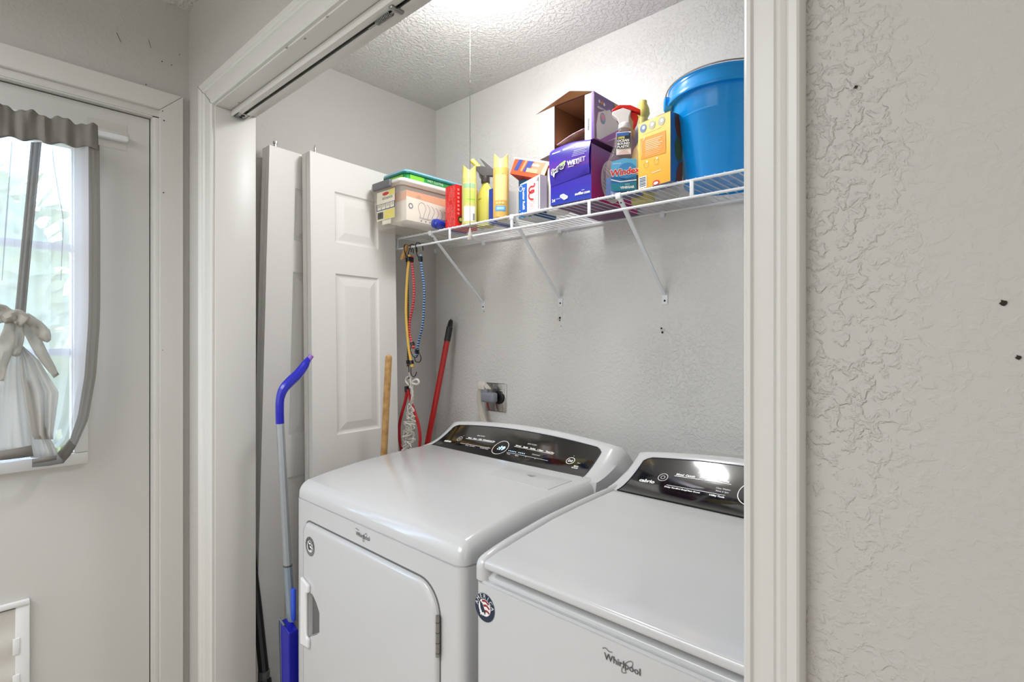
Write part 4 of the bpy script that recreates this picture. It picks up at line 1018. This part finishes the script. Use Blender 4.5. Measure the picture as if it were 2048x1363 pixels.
ws = [(0, .034), (.006, .037), (.010, .028), (.008, .013), (.015, .003), (.025, .007), (.028, .022), (.024, .034), (.021, .022), (.027, .006), (.037, .002), (.046, .010), (.050, .030)]
ws3 = smooth_path([V((a_, c_, 0)) for a_, c_ in ws], 5)
b.line([(.044 + p.y * .85, .092 - p.x * 1.05) for p in ws3], .0052, lambda s, t_: q_(s, t_, .0005), wr)
b.text('10', .013, q_, m_blk, o=(.083, .108), rot=-math.pi / 2); b.text('PACK', .006, q_, m_blk, o=(.083, .090), rot=-math.pi / 2)
b.disc((.058, .022), .014, q_, M('pink_ring', '#d79a9a', .6), 22, r0=.0128); b.line([(.068, .030), (.082, .045), (.088, .058)], .0010, q_, M('print_gray', '#77747a', .6)); b.rect(.092, .004, .0945, .108, q_, M('print_gray', '#77747a', .6))
for k in range(5): b.line([(.050, .016 + .003 * k), (.066, .016 + .003 * k)], .0009, q_, M('pink_ring', '#d79a9a', .6))
tag(b.build('refill_carton', None, loc=o_), 'white and blue duster refill carton with a red script letter', 'carton')
# 11 orange / blue duster carton tilted on top
tl_ = P(1031, 315, y=1.40); tr_ = P(1094, 324, y=1.40); bl2 = P(1020, 347, y=1.385); ex = (tr_ - tl_); Wd = ex.length; ex.normalize(); ez = (tl_ - bl2); Hd = ez.length; ez.normalize(); eyv = ex.cross(ez); eyv = -eyv.normalized() if eyv.y < 0 else eyv.normalized()
o_ = bl2 - ex * .0; m_oc = M('orange_card2', '#b9491e', .5); mbl = M('indigo_print', '#2c3f86', .5); cre = M('cream_flap', '#f2dc96', .6)
b = MB(); D_ = .11
b.carton(o_, ex, eyv, Wd * .93, D_, Hd, {'*': m_oc, 'T': M('white_flap', '#f3f0ee', .6), 'U': M('red_under', '#a82a1e', .6)}, ez=ez)
q_ = plane(o_, ex, ez, -eyv, .0007)
for s0, s1, m_ in ((.012, .030, mbl), (.042, .052, M('salmon_print', '#d98458', .6)), (.056, .080, mbl), (.085, .135, M('peach2', '#b98464', .6))):
    b.face([q_(s0, Hd * .25), q_(s1, Hd * .25), q_(s1 + .010, Hd * .95), q_(s0 + .010, Hd * .95)], m_)
b.text('Swiffer', .012, lambda s, t_: q_(s, t_, .0006), m_whitep, o=(.088, Hd * .66), bold=.0006, shear=.25); b.rect(.07, Hd * .25, .12, Hd * .5, lambda s, t_: q_(s, t_, .0004), M('print_tan', '#c99a78', .6)); b.rect(-.004, Hd * .93, Wd * .93, Hd * 1.02, q_, M('white_flap', '#f3f0ee', .6))
b.face([o_ + ex * Wd * .93, o_ + ex * (Wd * .93 + .018) - ez * .006, o_ + ex * (Wd * .93 + .02) + ez * Hd * .9, o_ + ex * Wd * .93 + ez * Hd], cre)
tag(b.build('duster_carton', None, loc=o_), 'orange and blue duster carton tilted on top of the refill carton', 'carton')
# 12 white roll
x = -1.108; b = MB(); b.lathe([(.037, 0), (.039, .003), (.039, .140), (.035, .145)], V((x, 1.437, deck(x))), M('white_paper', '#f0ece6', .8), seg=32)
tag(b.build('paper_roll', None, loc=(x, 1.437, deck(x))), 'white paper roll behind the refill carton, left of the purple box', 'paper roll')

# 13 lower purple box, 14 upper open box
def grad(name, stops, axis='Z', lo=0, hi=.18):
    m = bpy.data.materials.new(name); m.use_nodes = True; n = m.node_tree; L = n.links; bs_ = n.nodes['Principled BSDF']; bs_.inputs['Roughness'].default_value = .35
    tc = n.nodes.new('ShaderNodeTexCoord'); sp1 = n.nodes.new('ShaderNodeSeparateXYZ'); L.new(tc.outputs['Object'], sp1.inputs[0])
    mr1 = n.nodes.new('ShaderNodeMapRange'); mr1.inputs['From Min'].default_value = lo; mr1.inputs['From Max'].default_value = hi; L.new(sp1.outputs[axis], mr1.inputs['Value'])
    r_ = n.nodes.new('ShaderNodeValToRGB'); r_.color_ramp.elements[0].color = lin(stops[0][1]); r_.color_ramp.elements[0].position = stops[0][0]
    r_.color_ramp.elements[1].color = lin(stops[-1][1]); r_.color_ramp.elements[1].position = stops[-1][0]
    for p_, c_ in stops[1:-1]: e_ = r_.color_ramp.elements.new(p_); e_.color = lin(c_)
    L.new(mr1.outputs[0], r_.inputs[0]); L.new(r_.outputs[0], bs_.inputs['Base Color']); return m
m_pf = grad('printed_front', [(0, '#1d3cb0'), (.25, '#2f20ac'), (.55, '#3720a8'), (.6, '#6432a0'), (.75, '#401c9c'), (.85, '#120784'), (1, '#361694')])
m_ps = grad('printed_side', [(0, '#d0107c'), (.45, '#a8208c'), (.8, '#8a3aa0'), (1, '#7d46a8')])
m_pu = M('purple_under', '#6b3a66', .5); m_kraft = M('kraft_board', '#8a5c36', .8); m_kraft2 = M('kraft_board_light', '#b3814f', .8)
m_pad = M('pad_white', '#f7eff3', .6); m_padp = M('pad_mauve', '#b070c4', .6); m_swg = M('logo_green', '#a6c878', .5)
o_ = V((-1.0655, 1.343, deck(-1.0))); eW, eD, eH = .150, .29, .163
ex = V((math.cos(R(2)), math.sin(R(2)), 0)); ey = V((-ex.y, ex.x, 0))
b = MB(); b.carton(o_, ex, ey, eW, eD, eH, {'*': M('violet_card', '#6a35a8', .45), 'F': m_pf, 'R': m_ps, 'U': m_pu})
# bulging front flap, folded over from the top
rows = []
for i, (tz, yo, dx) in enumerate(((.060, -.002, .001), (.075, -.006, 0), (.10, -.013, 0), (.125, -.016, 0), (.15, -.012, -.001), (.168, -.002, -.002), (.176, .012, .002))):
    rows.append([o_ + ex * (dx + (eW - .004 - 2 * dx) * k / 8) - ey * (-yo * .5) + Z * (tz + (.008 * math.sin(k / 8 * math.pi) if tz > .14 else 0) + .014 * (k / 8 if tz < .07 else 0)) for k in range(9)])
b.grid(rows, m_pf)
fl_ = lambda s, t_, d=0: (lambda q: o_ + ex * s + Z * t_ + ey * (q - .0016 - d))(-.001 - .0078 * math.sin(max(0, min(1, (t_ - .055) / .12)) * math.pi))
b.text('WET', .019, fl_, m_whitep, o=(.070, .110), bold=.0010); b.text('JET', .019, fl_, m_whitep, o=(.110, .1125)); b.rect(.073, .1045, .094, .106, fl_, m_whitep)
fs = lambda s, t_: fl_(s, t_, .0004)
b.text('Swiffer', .0185, lambda s, t_: fl_(s, t_, .0003), m_whitep, o=(.010, .094), rot=R(16), shear=.35, bold=.0024)
b.face([fs(a_, c_) for a_, c_ in ((.040, .120), (.062, .128), (.066, .124), (.056, .114), (.046, .116))], m_swg)
b.face([fs(a_, c_) for a_, c_ in ((.012, .094), (.024, .096), (.019, .084))], m_whitep)
b.text('Swiffer', .0185, lambda s, t_: fl_(s, t_, .0009), M('logo_dark', '#1c2a4c', .5), o=(.010, .094), rot=R(16), shear=.35, bold=.0003)
b.text('XXXXXX'.replace('X', 'm'), .010, fl_, m_whitep, o=(.010, .160), bold=.0004) if False else None
b.text('24', .0125, plane(o_, ex, Z, -ey, .0015), m_whitep, o=(.006, .010), bold=.0005); b.text('COUNT', .005, plane(o_, ex, Z, -ey, .0015), m_whitep, o=(.021, .016))
fq = plane(o_, ex, Z, -ey, .0015)
b.face([fq(.036, .022), (fq(.052, .010)), fq(.066, .014), fq(.066, .020), fq(.050, .030), fq(.038, .028)], m_whitep); b.line([(.040, .025), (.064, .016)], .0012, lambda s, t_: plane(o_, ex, Z, -ey, .0018)(s, t_), M('grey_line', '#9aa4c8', .5))
b.text('swiffer.com', .0115, fq, m_whitep, 'RIGHT', o=(.146, .017), bold=.0005); b.rect(.116, .028, .126, .0295, fq, m_whitep)
for k in range(4): b.line([(.092 - .002 * k, .150 - .005 * k), (.138 - .006 * (k % 2), .150 - .005 * k)], .0014, fl_, M('lav_print', '#b9b4ea', .6))
b.line([(.010, .160), (.040, .162)], .0035, fl_, M('lav_print2', '#d6d2f4', .6)); b.line([(.050, .164), (.095, .167)], .005, fl_, M('lav_print2', '#d6d2f4', .6))
# round pad picture on right side
rs = plane(o_ + ex * eW, ey, Z, ex, .0008); b.disc((.115, .072), .062, rs, m_pad, 30, ry=.066)
for k in range(9): b.line([(.066 + .009 * k, .10 - .004 * k), (.084 + .009 * k, .045 + .001 * k)], .0022, lambda s, t_: plane(o_ + ex * eW, ey, Z, ex, .0012)(s, t_), m_padp)
for k in range(7): b.line([(.060 + .003 * k, .05 + .011 * k), (.11 + .003 * k, .035 + .011 * k)], .0016, lambda s, t_: plane(o_ + ex * eW, ey, Z, ex, .0014)(s, t_), m_padp)
# side flap sticking out left
b.face([o_ + Z * eH, o_ + Z * (eH - .004) - ex * .052 + ey * .01, o_ + Z * (eH - .014) - ex * .004 + ey * .06, o_ + Z * (eH - .024) - ex * .0], M('mauve_flap', '#b79aa2', .7))
tag(b.build('purple_box', None, loc=o_), 'closed purple and blue mop pad box standing on the shelf, under the open box', 'box', group='mop pad boxes')
# upper open box
zt0 = deck(-1.0) + .184; o2 = V((-1.073, 1.372, zt0)); W2, D2, H2 = .152, .235, .142
ex = V((math.cos(R(-1)), math.sin(R(-1)), 0)); ey = V((-ex.y, ex.x, 0)); th = .002
m_ps2 = grad('printed_side_upper', [(0, '#8a4a86'), (.3, '#8f6a98'), (.6, '#7b5a92'), (1, '#6d4a8c')], 'Z', 0, .14)
b = MB(); b.carton(o2, ex, ey, W2, D2, H2, {'*': M('violet_card', '#6a35a8', .45), 'R': m_ps2, 'T': M('violet_card', '#6a35a8', .45), 'U': m_pu}, faces='RBLTU')
b.carton(o2 + ex * th + ey * 0 + Z * th, ex, ey, W2 - 2 * th, D2 - th, H2 - 2 * th, {'*': m_kraft}, faces='RBLTU')
# flaps: top flap swings out left/forward, right flap folded toward the viewer in white
tf = [o2 + Z * H2, o2 + ex * W2 + Z * H2, o2 + ex * (W2 * .55) - ey * .03 + Z * (H2 + .012), o2 - ex * .055 - ey * .030 + Z * (H2 - .022)]
b.face([tf[0], tf[1], tf[2]], m_kraft2); b.face([tf[0], tf[2], tf[3]], m_kraft2)
rf0 = o2 + ex * W2 - ey * .0005
b.carton(rf0 - ex * .033, ex, ey, .034, .0015, H2 - .002, {'*': m_whitep})
b.rect(0.0, 0, .008, H2, plane(rf0 - ex * .008, ex, Z, -ey, .0012), M('violet_edge', '#5e1c98', .45))
q_ = plane(rf0 - ex * .033, ex, Z, -ey, .0012)
for k in range(8): b.rect(.011, .030 + .0045 * k, .017, .033 + .0045 * k, q_, M('print_gray', '#77747a', .6))
rs = plane(o2 + ex * W2, ey, Z, ex, .0008); rs2 = lambda s, t_: plane(o2 + ex * W2, ey, Z, ex, .0012)(s, t_)
b.face([rs(.012, .045), rs(.022, .085), rs(.085, .112), rs(.135, .08), rs(.150, .045), rs(.06, .004), rs(.014, .004)], m_pad)
b.face([rs2(.03, .004), rs2(.06, .004), rs2(.150, .050), rs2(.140, .066)], m_padp)
for k, m_ in enumerate((whl, M('amber_dot', '#e8a040', .5), whl)): b.disc((.028 + .013 * k, .120 - .001 * k), .0052, rs, m_, 14)
b.text('MIGHTY BOOST', .0085, rs, m_whitep, o=(.018, .098), bold=.0004); b.disc((.046, .073), .0145, lambda s, t_: plane(o2 + ex * W2, ey, Z, ex, .0014)(s, t_), M('drop_blue', '#7aa4cc', .4), 18, ry=.017); b.disc((.046, .076), .011, lambda s, t_: plane(o2 + ex * W2, ey, Z, ex, .0018)(s, t_), M('drop_pink', '#d89ab8', .4), 18)
b.face([rs2(.105, .139), rs2(.234, .139), rs2(.234, .06), rs2(.16, .08), rs2(.125, .115)], M('gold_print', '#c79a52', .5))
ob = b.build('open_box', None, loc=o2); tag(ob, 'open purple mop pad box with bare cardboard inside, on top of the other box', 'box', group='mop pad boxes')
# pad pack poking out
b = MB(); rows = []
for i in range(6):
    y_ = .004 + .035 * i
    rows.append([o2 + ex * (.006 + (.105) * k / 8) + ey * y_ + Z * (.005 + (.030 + .018 * k / 8) * math.sin(min(1, .35 + k / 9) * math.pi * .5) * (.75 + .25 * math.sin(i))) for k in range(9)])
b.grid(rows, M('pad_wrap', '#cfa7c4', .25, vary=(40, '#e8dfe6'))); tag(b.build('pad_pack', None, loc=o2 + V((0, 0, .003)), solid=.002), 'lilac plastic wrapped pads lying inside the open box', 'pad pack')

# 15 window cleaner bottle
x = X_at(1249, 1.405); o_ = V((x, 1.405, deck(x))); yawc = math.atan2(-x, 1.405)
t = thing('spray_bottle', 'clear window cleaner bottle with blue liquid and a red and white trigger', 'spray bottle', o_)
fd = V((.45, -.89, 0)).normalized(); sd = V((-fd.y, fd.x, 0)).normalized()   # fd faces the viewer
m_cl = clearmat('clear_bottle', '#f4e8e6', .90, .06); m_liq = clearmat('blue_liquid', '#0a68b8', .06, .1)
def oval(prof, m, nm, par):
    b = MB(); rings = []
    for hw, hd, z in prof: rings.append([o_ + sd * (hw * math.copysign(abs(math.cos(a)) ** .75, math.cos(a))) + fd * (hd * math.copysign(abs(math.sin(a)) ** .75, math.sin(a))) + Z * z for a in [2 * math.pi * k / 32 for k in range(32)]])
    stack(b, rings, m, True, True); return b
oval([(.049, .024, 0), (.055, .028, .004), (.056, .029, .06), (.053, .029, .10), (.043, .026, .122), (.032, .021, .15), (.028, .019, .175), (.025, .018, .188), (.014, .014, .200), (.0135, .0135, .205)], m_cl, 'b', t).build('bottle_body', t)
oval([(.048, .022, .002), (.0535, .026, .005), (.0545, .0275, .052), (.054, .027, .056)], m_liq, 'l', t).build('blue_liquid', t)
b = MB(); q_ = plane(o_ + fd * .0295, sd, Z, fd, .001); q1_ = plane(o_ + fd * .0295, sd, Z, fd, .0016); q2_ = plane(o_ + fd * .0295, sd, Z, fd, .0022); q3_ = plane(o_ + fd * .0295, sd, Z, fd, .0028)
ws_ = M('label_sky', '#5fb4e4', .5); wn = M('label_deep', '#1b6aa8', .5); wt_ = M('label_teal', '#177f96', .5); wrd = M('logo_red', '#d8222a', .5)
b.face([q_(-.036, .012), q_(.036, .012), q_(.036, .100), q_(.0, .106), q_(-.036, .098)], ws_)
b.disc((.010, .066), .028, q1_, M('label_swirl', '#3f8fd0', .5), 24, ry=.026)
b.rect(-.036, .012, .036, .033, q1_, wt_); b.face([q1_(-.036, .034), q1_(.036, .034), q1_(.036, .054), q1_(.010, .046), q1_(-.036, .056)], wn); b.line([(-.036, .046), (-.010, .038), (.036, .040)], .003, q2_, m_whitep)
b.text('Windex', .0255, q2_, m_whitep, 'CENTER', o=(.003, .058), rot=R(4), bold=.0020, shear=.15); b.text('Windex', .0255, q3_, wrd, 'CENTER', o=(.003, .058), rot=R(4), bold=.0006, shear=.15)
b.text('WITH', .005, q2_, m_whitep, 'CENTER', o=(.010, .0275)); b.text('VINEGAR', .0095, q2_, m_whitep, 'CENTER', o=(.010, .0175), bold=.0004); b.text('ORIGINAL', .0055, q1_, m_whitep, o=(-.032, .090))
b.build('front_label', t)
b = MB(); bq = lambda s, t_, d=0: o_ + sd * s + fd * (.0245 - .12 * max(0, (t_ - .135)) + d + .001) + Z * t_
b.rect(-.022, .118, .020, .186, bq, m_pad); b.rect(-.021, .136, .019, .182, lambda s, q: bq(s, q, .0006), M('label_black', '#1f2530', .5)); b.rect(-.021, .174, .014, .184, lambda s, q: bq(s, q, .0009), M('label_blue2', '#3a62a8', .5))
for k, (s, c_) in enumerate((('100%', ye), ('OCEAN', m_whitep), ('BOUND', m_whitep), ('PLASTIC', m_whitep))): b.text(s, .0098, lambda a_, q: bq(a_, q, .0013), c_, o=(-.019, .1655 - .0092 * k), bold=.0004)
b.text('OW', .010, lambda a_, q: bq(a_, q, .0008), M('print_gray', '#77747a', .6), o=(-.008, .121)) if False else None
b.build('neck_label', t)
b = MB(); zt_ = V((o_.x, o_.y, o_.z + .200)); hw = M('trigger_white', '#f2e9e6', .35); hr = M('trigger_red', '#dc2418', .3)
b.lathe([(.017, 0), (.018, .003), (.017, .014), (.014, .018)], zt_, hw, seg=22)
hd_ = -sd * 1.0; hp_ = lambda s, q, d: zt_ + hd_ * s + Z * q + fd * d
nrmf = V((sd.x, sd.y, 0))
b.prism([(-.014, .014), (.014, .014), (.020, .030), (.036, .044), (.034, .052), (.004, .060), (-.020, .050), (-.014, .030)], hp_, -.012, .012, hw); b.build('trigger_head', t, bevel=.002)
b = MB(); b.prism([(.036, .050), (.036, .058), (.014, .070), (-.018, .066), (-.046, .050), (-.046, .040), (-.030, .046), (-.008, .056), (.012, .060)], hp_, -.012, .012, hr)
b.prism([(-.020, .048), (-.034, .044), (-.040, .030), (-.036, .012), (-.026, -.006), (-.024, .004), (-.026, .020), (-.018, .034)], hp_, -.006, .006, hr); b.build('trigger_lever', t, bevel=.002)
# 16 tall yellow bottle behind
x = X_at(1286, 1.50); o_ = V((x, 1.50, deck(x))); b = MB(); t = thing('cleaner_bottle', 'pale yellow long-necked cleaner bottle behind the yellow carton', 'bottle', o_)
b.lathe([(.034, 0), (.036, .005), (.036, .13), (.030, .16), (.016, .185), (.0145, .20), (.0145, .262)], o_, M('pale_yellow_bottle', '#ded17a', .4), seg=24); b.build('bottle_body', t)
b = MB(); b.lathe([(.015, .260), (.021, .272), (.019, .290), (.0125, .303), (.012, .312)], o_, M('yellow_squirt_cap', '#e2d070', .4), seg=10); b.build('squirt_cap', t)
# 17 yellow carton
o_ = V((-.7665, 1.360, deck(-.72))); e1 = V((-.660, 1.339, 0)) - V((-.7665, 1.360, 0)); Wd = e1.length; ex = e1.normalized(); ey = V((-ex.y, ex.x, 0)); Hd = .184
m_yc = grad('yellow_card_print', [(0, '#efae30'), (.4, '#f0bc44'), (.8, '#f2d060'), (1, '#f3cf5c')], 'Z', 0, .18)
b = MB(); b.carton(o_, ex, ey, Wd, .05, Hd, {'*': m_yc, 'R': M('picture_side_blue', '#3f78b4', .4), 'U': M('blue_grey_under', '#8a94ab', .6)})
q_ = plane(o_, ex, Z, -ey, .0008); q2_ = plane(o_, ex, Z, -ey, .0014)
b.face([q_(.010, .082), q_(.094, .078), q_(.094, .138), q_(.008, .140)], M('orange_panel', '#ee961c', .5))
gp = M('circle_grey', '#b9b6a4', .5)
for s_, m_ in ((.018, M('circle_blue', '#5c7aa8', .5)), (.048, gp), (.080, gp)): b.disc((s_, .167), .0115, q_, m_, 18); b.disc((s_ + .002, .168), .005, q2_, m_whitep, 12)
for k in range(9): b.line([(.026, .128 - .0048 * k), (.084 - .007 * (k % 3), .1265 - .0048 * k)], .0022 if k < 6 else .001, q2_, M('pale_print', '#f9dcb0', .6))
b.line([(.014, .150), (.080, .151)], .0014, q_, M('pale_print', '#f9dcb0', .6)); b.line([(.014, .130), (.014, .092)], .0015, q2_, M('pale_print', '#f9dcb0', .6)); b.line([(.018, .132), (.024, .140)], .003, q2_, M('pale_print', '#f9dcb0', .6))
for s_ in (.028, .062): b.disc((s_, .064), .009, q_, M('khaki_icon', '#d9b860', .6), 14, r0=.0078); b.disc((s_ + .004, .071), .003, q2_, m_whitep, 10)
b.line([(.048, .036), (.078, .037)], .003, q_, M('pale_print', '#f9dcb0', .6)); b.rect(.002, .002, .030, .034, q_, m_whitep)
for k in range(6): b.rect(.005, .006 + .0045 * k, .027, .008 + .0045 * k + .0006 * (k % 2), q2_, M('bar_blue', '#44506e', .6))
b.disc((.062, .006), .012, q_, wrd, 16, ry=.007); b.disc((.062, .005), .008, q2_, m_pad, 16, ry=.004)
q_ = plane(o_ + ex * Wd, ey, Z, ex, .0008)
b.face([q_(.018, .184), q_(.050, .184), q_(.050, .118), q_(.028, .125), q_(.020, .150)], M('picture_rust', '#7d3c14', .5)); b.disc((.034, .090), .015, q_, M('picture_olive', '#55602a', .5), 18, ry=.034)
b.face([q_(.022, .004), q_(.050, .004), q_(.050, .060), q_(.036, .055), q_(.026, .03)], M('picture_rust', '#7d3c14', .5))
for s0, s1 in ((.0, .038), (.058, .107)): b.face([o_ + ex * s0 + Z * Hd, o_ + ex * s1 + Z * Hd, o_ + ex * s1 + Z * (Hd + .004) + ey * .004, o_ + ex * s0 + Z * (Hd + .003) + ey * .004], M('brown_edge', '#7c5a34', .7))
tag(b.build('yellow_carton', None, loc=o_), 'yellow carton with an orange text panel standing left of the blue bucket', 'carton')

# 18 blue bucket
bo = V((-.568, 1.473, deck(-.57))); t = thing('bucket', 'bright blue plastic bucket with a wire handle on the shelf', 'bucket', bo)
m_bk2 = M('blue_bucket', '#0c9cf2', .22, coat=.3, bump=(5, .15, .002)); b = MB()
prof = [(.098, .004), (.103, 0), (.1055, .004), (.1275, .166), (.1292, .168), (.1292, .172), (.1305, .174), (.136, .222), (.147, .222), (.1505, .219), (.1515, .222), (.1515, .226), (.149, .232), (.1455, .258), (.148, .262), (.146, .264), (.142, .262), (.139, .250), (.126, .168), (.101, .008)]
b.lathe(prof, bo, m_bk2, seg=72, cap=(True, True)); b.build('bucket_body', t)
ea = -sd if False else V((-.86, -.5, 0)).normalized()
for sg in (1, -1):
    b = MB(); c_ = bo + ea * (.147 * sg) + Z * .232; b.lathe([(.020, -.006), (.020, .010), (.015, .013)], c_, m_bk2, axis=ea * sg, seg=18); b.build('handle_ear', t)
b = MB(); pp = V((-ea.y, ea.x, 0)); hl = []
fs_ = -1 if pp.y > 0 else 1
for k in range(25):
    a = math.pi * k / 24; hl.append(bo + Z * (.236 + .029 * math.sin(a) ** .35) + ea * (.156 * math.cos(a)) + pp * (fs_ * .152 * math.sin(a)))
b.tube(hl, .0018, m_steel, seg=8); b.build('wire_handle', t)

# ------------------------------------------------------------ curtain on the door
CX = -1.958
t = thing('door_curtain', 'grey-trimmed sheer curtain tied up with a bow over the door window', 'curtain', P(60, 600, x=CX))
m_hdr = M('grey_fabric', '#7c7872', .8, bump=(300, .4)); m_hem = clearmat('grey_hem', '#a29e97', .12, .8, True)
def weave(name, col, trans):
    return clearmat(name, col, trans, .8, True)
m_sheer = weave('sheer_fabric', '#e8e8f0', .45); m_rib = weave('grey_sheer_band', '#a19c95', .16); m_bow = weave('bow_fabric', '#cdc9c0', .03); m_fan = weave('gathered_fabric', '#dcd9d3', .16)
def interp(poly, v):
    for (u0, v0), (u1, v1) in zip(poly, poly[1:]):
        if v <= v1: return u0 + (u1 - u0) * (v - v0) / (v1 - v0)
    return poly[-1][0]
def sheet(b, L_, R_, v0, v1, m, nu=30, nv=24, amp=.006, fr=9, ph=0, x=CX, topv=None, botv=None, amp_v=None):
    rows = []
    for j in range(nv + 1):
        f = j / nv; row = []
        for i in range(nu + 1):
            g = i / nu
            a_ = v0 if not topv else topv(g); c_ = v1 if not botv else botv(g)
            v = a_ + (c_ - a_) * f
            u = interp(L_, v) + (interp(R_, v) - interp(L_, v)) * g
            A = amp * (amp_v(f) if amp_v else 1)
            xx = x + A * math.sin(g * fr * 2 * math.pi + ph + .5 * math.sin(f * 3) + 1.6 * math.sin(g * 9) + (1.5 * (f - .5) * math.sin(g * 23))) + A * .4 * math.sin(g * fr * 4.3 * math.pi + 1)
            row.append(P(u, v, x=xx))
        rows.append(row)
    b.grid(rows, m)
RE = [(199, 250), (199, 300), (200.5, 450), (200.5, 600), (199.5, 650), (192, 751), (176, 839), (152.6, 891.6), (126, 927)]
RI = [(177, 250), (177, 300), (178, 450), (177.5, 600), (176, 650), (169, 751), (156, 830), (140, 878), (112, 908)]
b = MB(); sheet(b, [(-170, 150), (-170, 400)], [(192, 150), (197, 300)], 0, 0, m_hdr, nu=110, nv=10, amp=.0042, fr=7.3, topv=lambda g: 172 + 81 * g + 4 * math.sin(g * 37) + 2 * math.sin(g * 95), botv=lambda g: 252 + 46 * g + 3 * math.sin(g * 45), x=CX + .004)
b.build('rod_pocket', t, solid=.0012)
b = MB(); sheet(b, [(-170, 200), (-170, 700)], RI, 0, 0, m_sheer, nu=60, nv=40, amp=.005, fr=7, topv=lambda g: 250 + 42 * g, botv=lambda g: 935 - 12 * g - 35 * g ** 6)
b.build('sheer_panel', t)
b = MB(); sheet(b, RI, RE, 0, 0, m_rib, nu=4, nv=60, amp=.002, fr=1, topv=lambda g: 290, botv=lambda g: 906 + 20 * g, x=CX + .001)
hemL = [(112, 905), (60, 928)]
b.grid([[P(u, v, x=CX + .002) for u, v in r_] for r_ in (((140, 880), (126, 898), (112, 908), (88, 914), (64, 917)), ((152, 892), (140, 911), (126, 926), (98, 931), (64, 934)))], m_rib)
b.build('hem_band', t, solid=.0008)
b = MB(); m_folds = weave('fold_line', '#b9b7be', .45)
for pts, w0 in (((105, 297), (108, 330), (118, 390), (126, 440), (124, 500), (122, 560)), 1.2), (((24, 283), (14, 420), (4, 560)), 2.5):
    cp_ = smooth_path([P(u, v, x=CX + .004) for u, v in pts], 6); b.tube(cp_, [.0007 + .0005 * w0 * (1 - abs(2 * k / len(cp_) - 1)) for k in range(len(cp_))], m_folds, seg=6)
b.build('pleat', t)
b = MB(); sheet(b, [(62, 284), (28, 640)], [(83, 284), (50, 640)], 284, 640, m_rib, nu=8, nv=14, amp=.003, fr=1, x=CX + .014)
sheet(b, [(-60, 280), (-60, 620)], [(-30, 280), (-20, 640)], 280, 640, m_rib, nu=6, nv=12, amp=.003, fr=1, x=CX + .014); b.build('tie_ribbon', t, solid=.0012)
# gathered fabric below the knot
b = MB()
sheet(b, [(25, 690), (5, 720), (-25, 930)], [(40, 690), (46, 760), (66, 920)], 690, 905, m_fan, nu=40, nv=16, amp=.006, fr=1.6, x=CX + .028, amp_v=lambda f: .3 + .7 * f)
sheet(b, [(38, 690), (42, 760), (63, 870), (95, 905)], [(44, 690), (78, 720), (118, 785), (106, 872), (108, 885)], 690, 878, m_fan, nu=30, nv=18, amp=.007, fr=1.2, x=CX + .034)
sheet(b, [(50, 760), (62, 920)], [(62, 760), (92, 860), (116, 905)], 760, 915, m_fan, nu=16, nv=10, amp=.006, fr=2, x=CX + .020)
b.build('gathered_tail', t, solid=.001)
b = MB(); b.grid([[P(u, v, x=CX + .032) for u, v in r_] for r_ in (((-20, 905), (20, 898), (63, 890)), ((-20, 922), (20, 918), (67, 912)))], m_hdr)
b.grid([[P(u, v, x=CX + .032) for u, v in r_] for r_ in (((64, 917), (90, 914), (114, 910)), ((66, 927), (92, 923), (113, 919)))], m_hdr)
b.build('dark_hem', t, solid=.0015)
# bow
def ribbon(cs, ws, m, x, fold=.008):
    rows = []; sp1 = smooth_path([V((u, v, 0)) for u, v in cs], 6)
    for i, p in enumerate(sp1):
        f = i / (len(sp1) - 1) * (len(ws) - 1); j = min(int(f), len(ws) - 2); w_ = ws[j] + (ws[j + 1] - ws[j]) * (f - j)
        d_ = (sp1[min(i + 1, len(sp1) - 1)] - sp1[max(i - 1, 0)]).normalized(); n_ = V((-d_.y, d_.x, 0))
        rows.append([P(p.x + n_.x * w_ * k, p.y + n_.y * w_ * k, x=x + fold * math.cos(k * 2.2) * math.sin(i * .5 + 1)) for k in (-1, -.5, 0, .5, 1)])
    return rows
b = MB()
b.grid(ribbon([(30, 628), (60, 650), (80, 690), (112, 750)], [5, 13, 12, 9], m_bow, 0), m_bow)  if False else None
for cs, ws, dx in ((((52, 640), (62, 660), (80, 700), (113, 752)), (8, 15, 12, 6), .050), (((50, 632), (72, 650), (88, 668), (98, 682)), (8, 12, 14, 4), .060),
                   (((22, 640), (16, 670), (8, 700), (-2, 735), (-6, 760)), (8, 14, 17, 15, 14), .058), (((36, 640), (36, 670), (32, 700), (30, 712)), (9, 13, 11, 6), .050),
                   (((28, 636), (0, 628), (-30, 640)), (12, 18, 14), .062), (((30, 640), (8, 622), (-18, 618)), (8, 12, 10), .066), (((50, 644), (38, 634), (24, 632), (6, 640)), (14, 15, 12, 8), .070)):
    b.grid(ribbon(cs, ws, m_bow, CX + dx), m_bow)
b.build('bow', t, solid=.002)
b = MB(); a_, c_ = P(150, 255, x=DX + .02), P(257, 278, x=DX + .02); mt_ = M('clear_tape', '#cbc8c1', .25)
b.box((DX, -.30, c_.z - .010), (DX + .024, c_.y, c_.z + .010), m_enamel2, .004); b.box((DX, a_.y + .03, c_.z - .034), (DX + .0012, c_.y, c_.z + .046), mt_); b.box((DX + .02, a_.y + .03, c_.z + .006), (DX + .0255, c_.y + .001, c_.z + .0125), mt_, .001)
b.build('curtain_rod', t)

for o in bpy.data.objects:
    if '_w' in o: del o['_w']
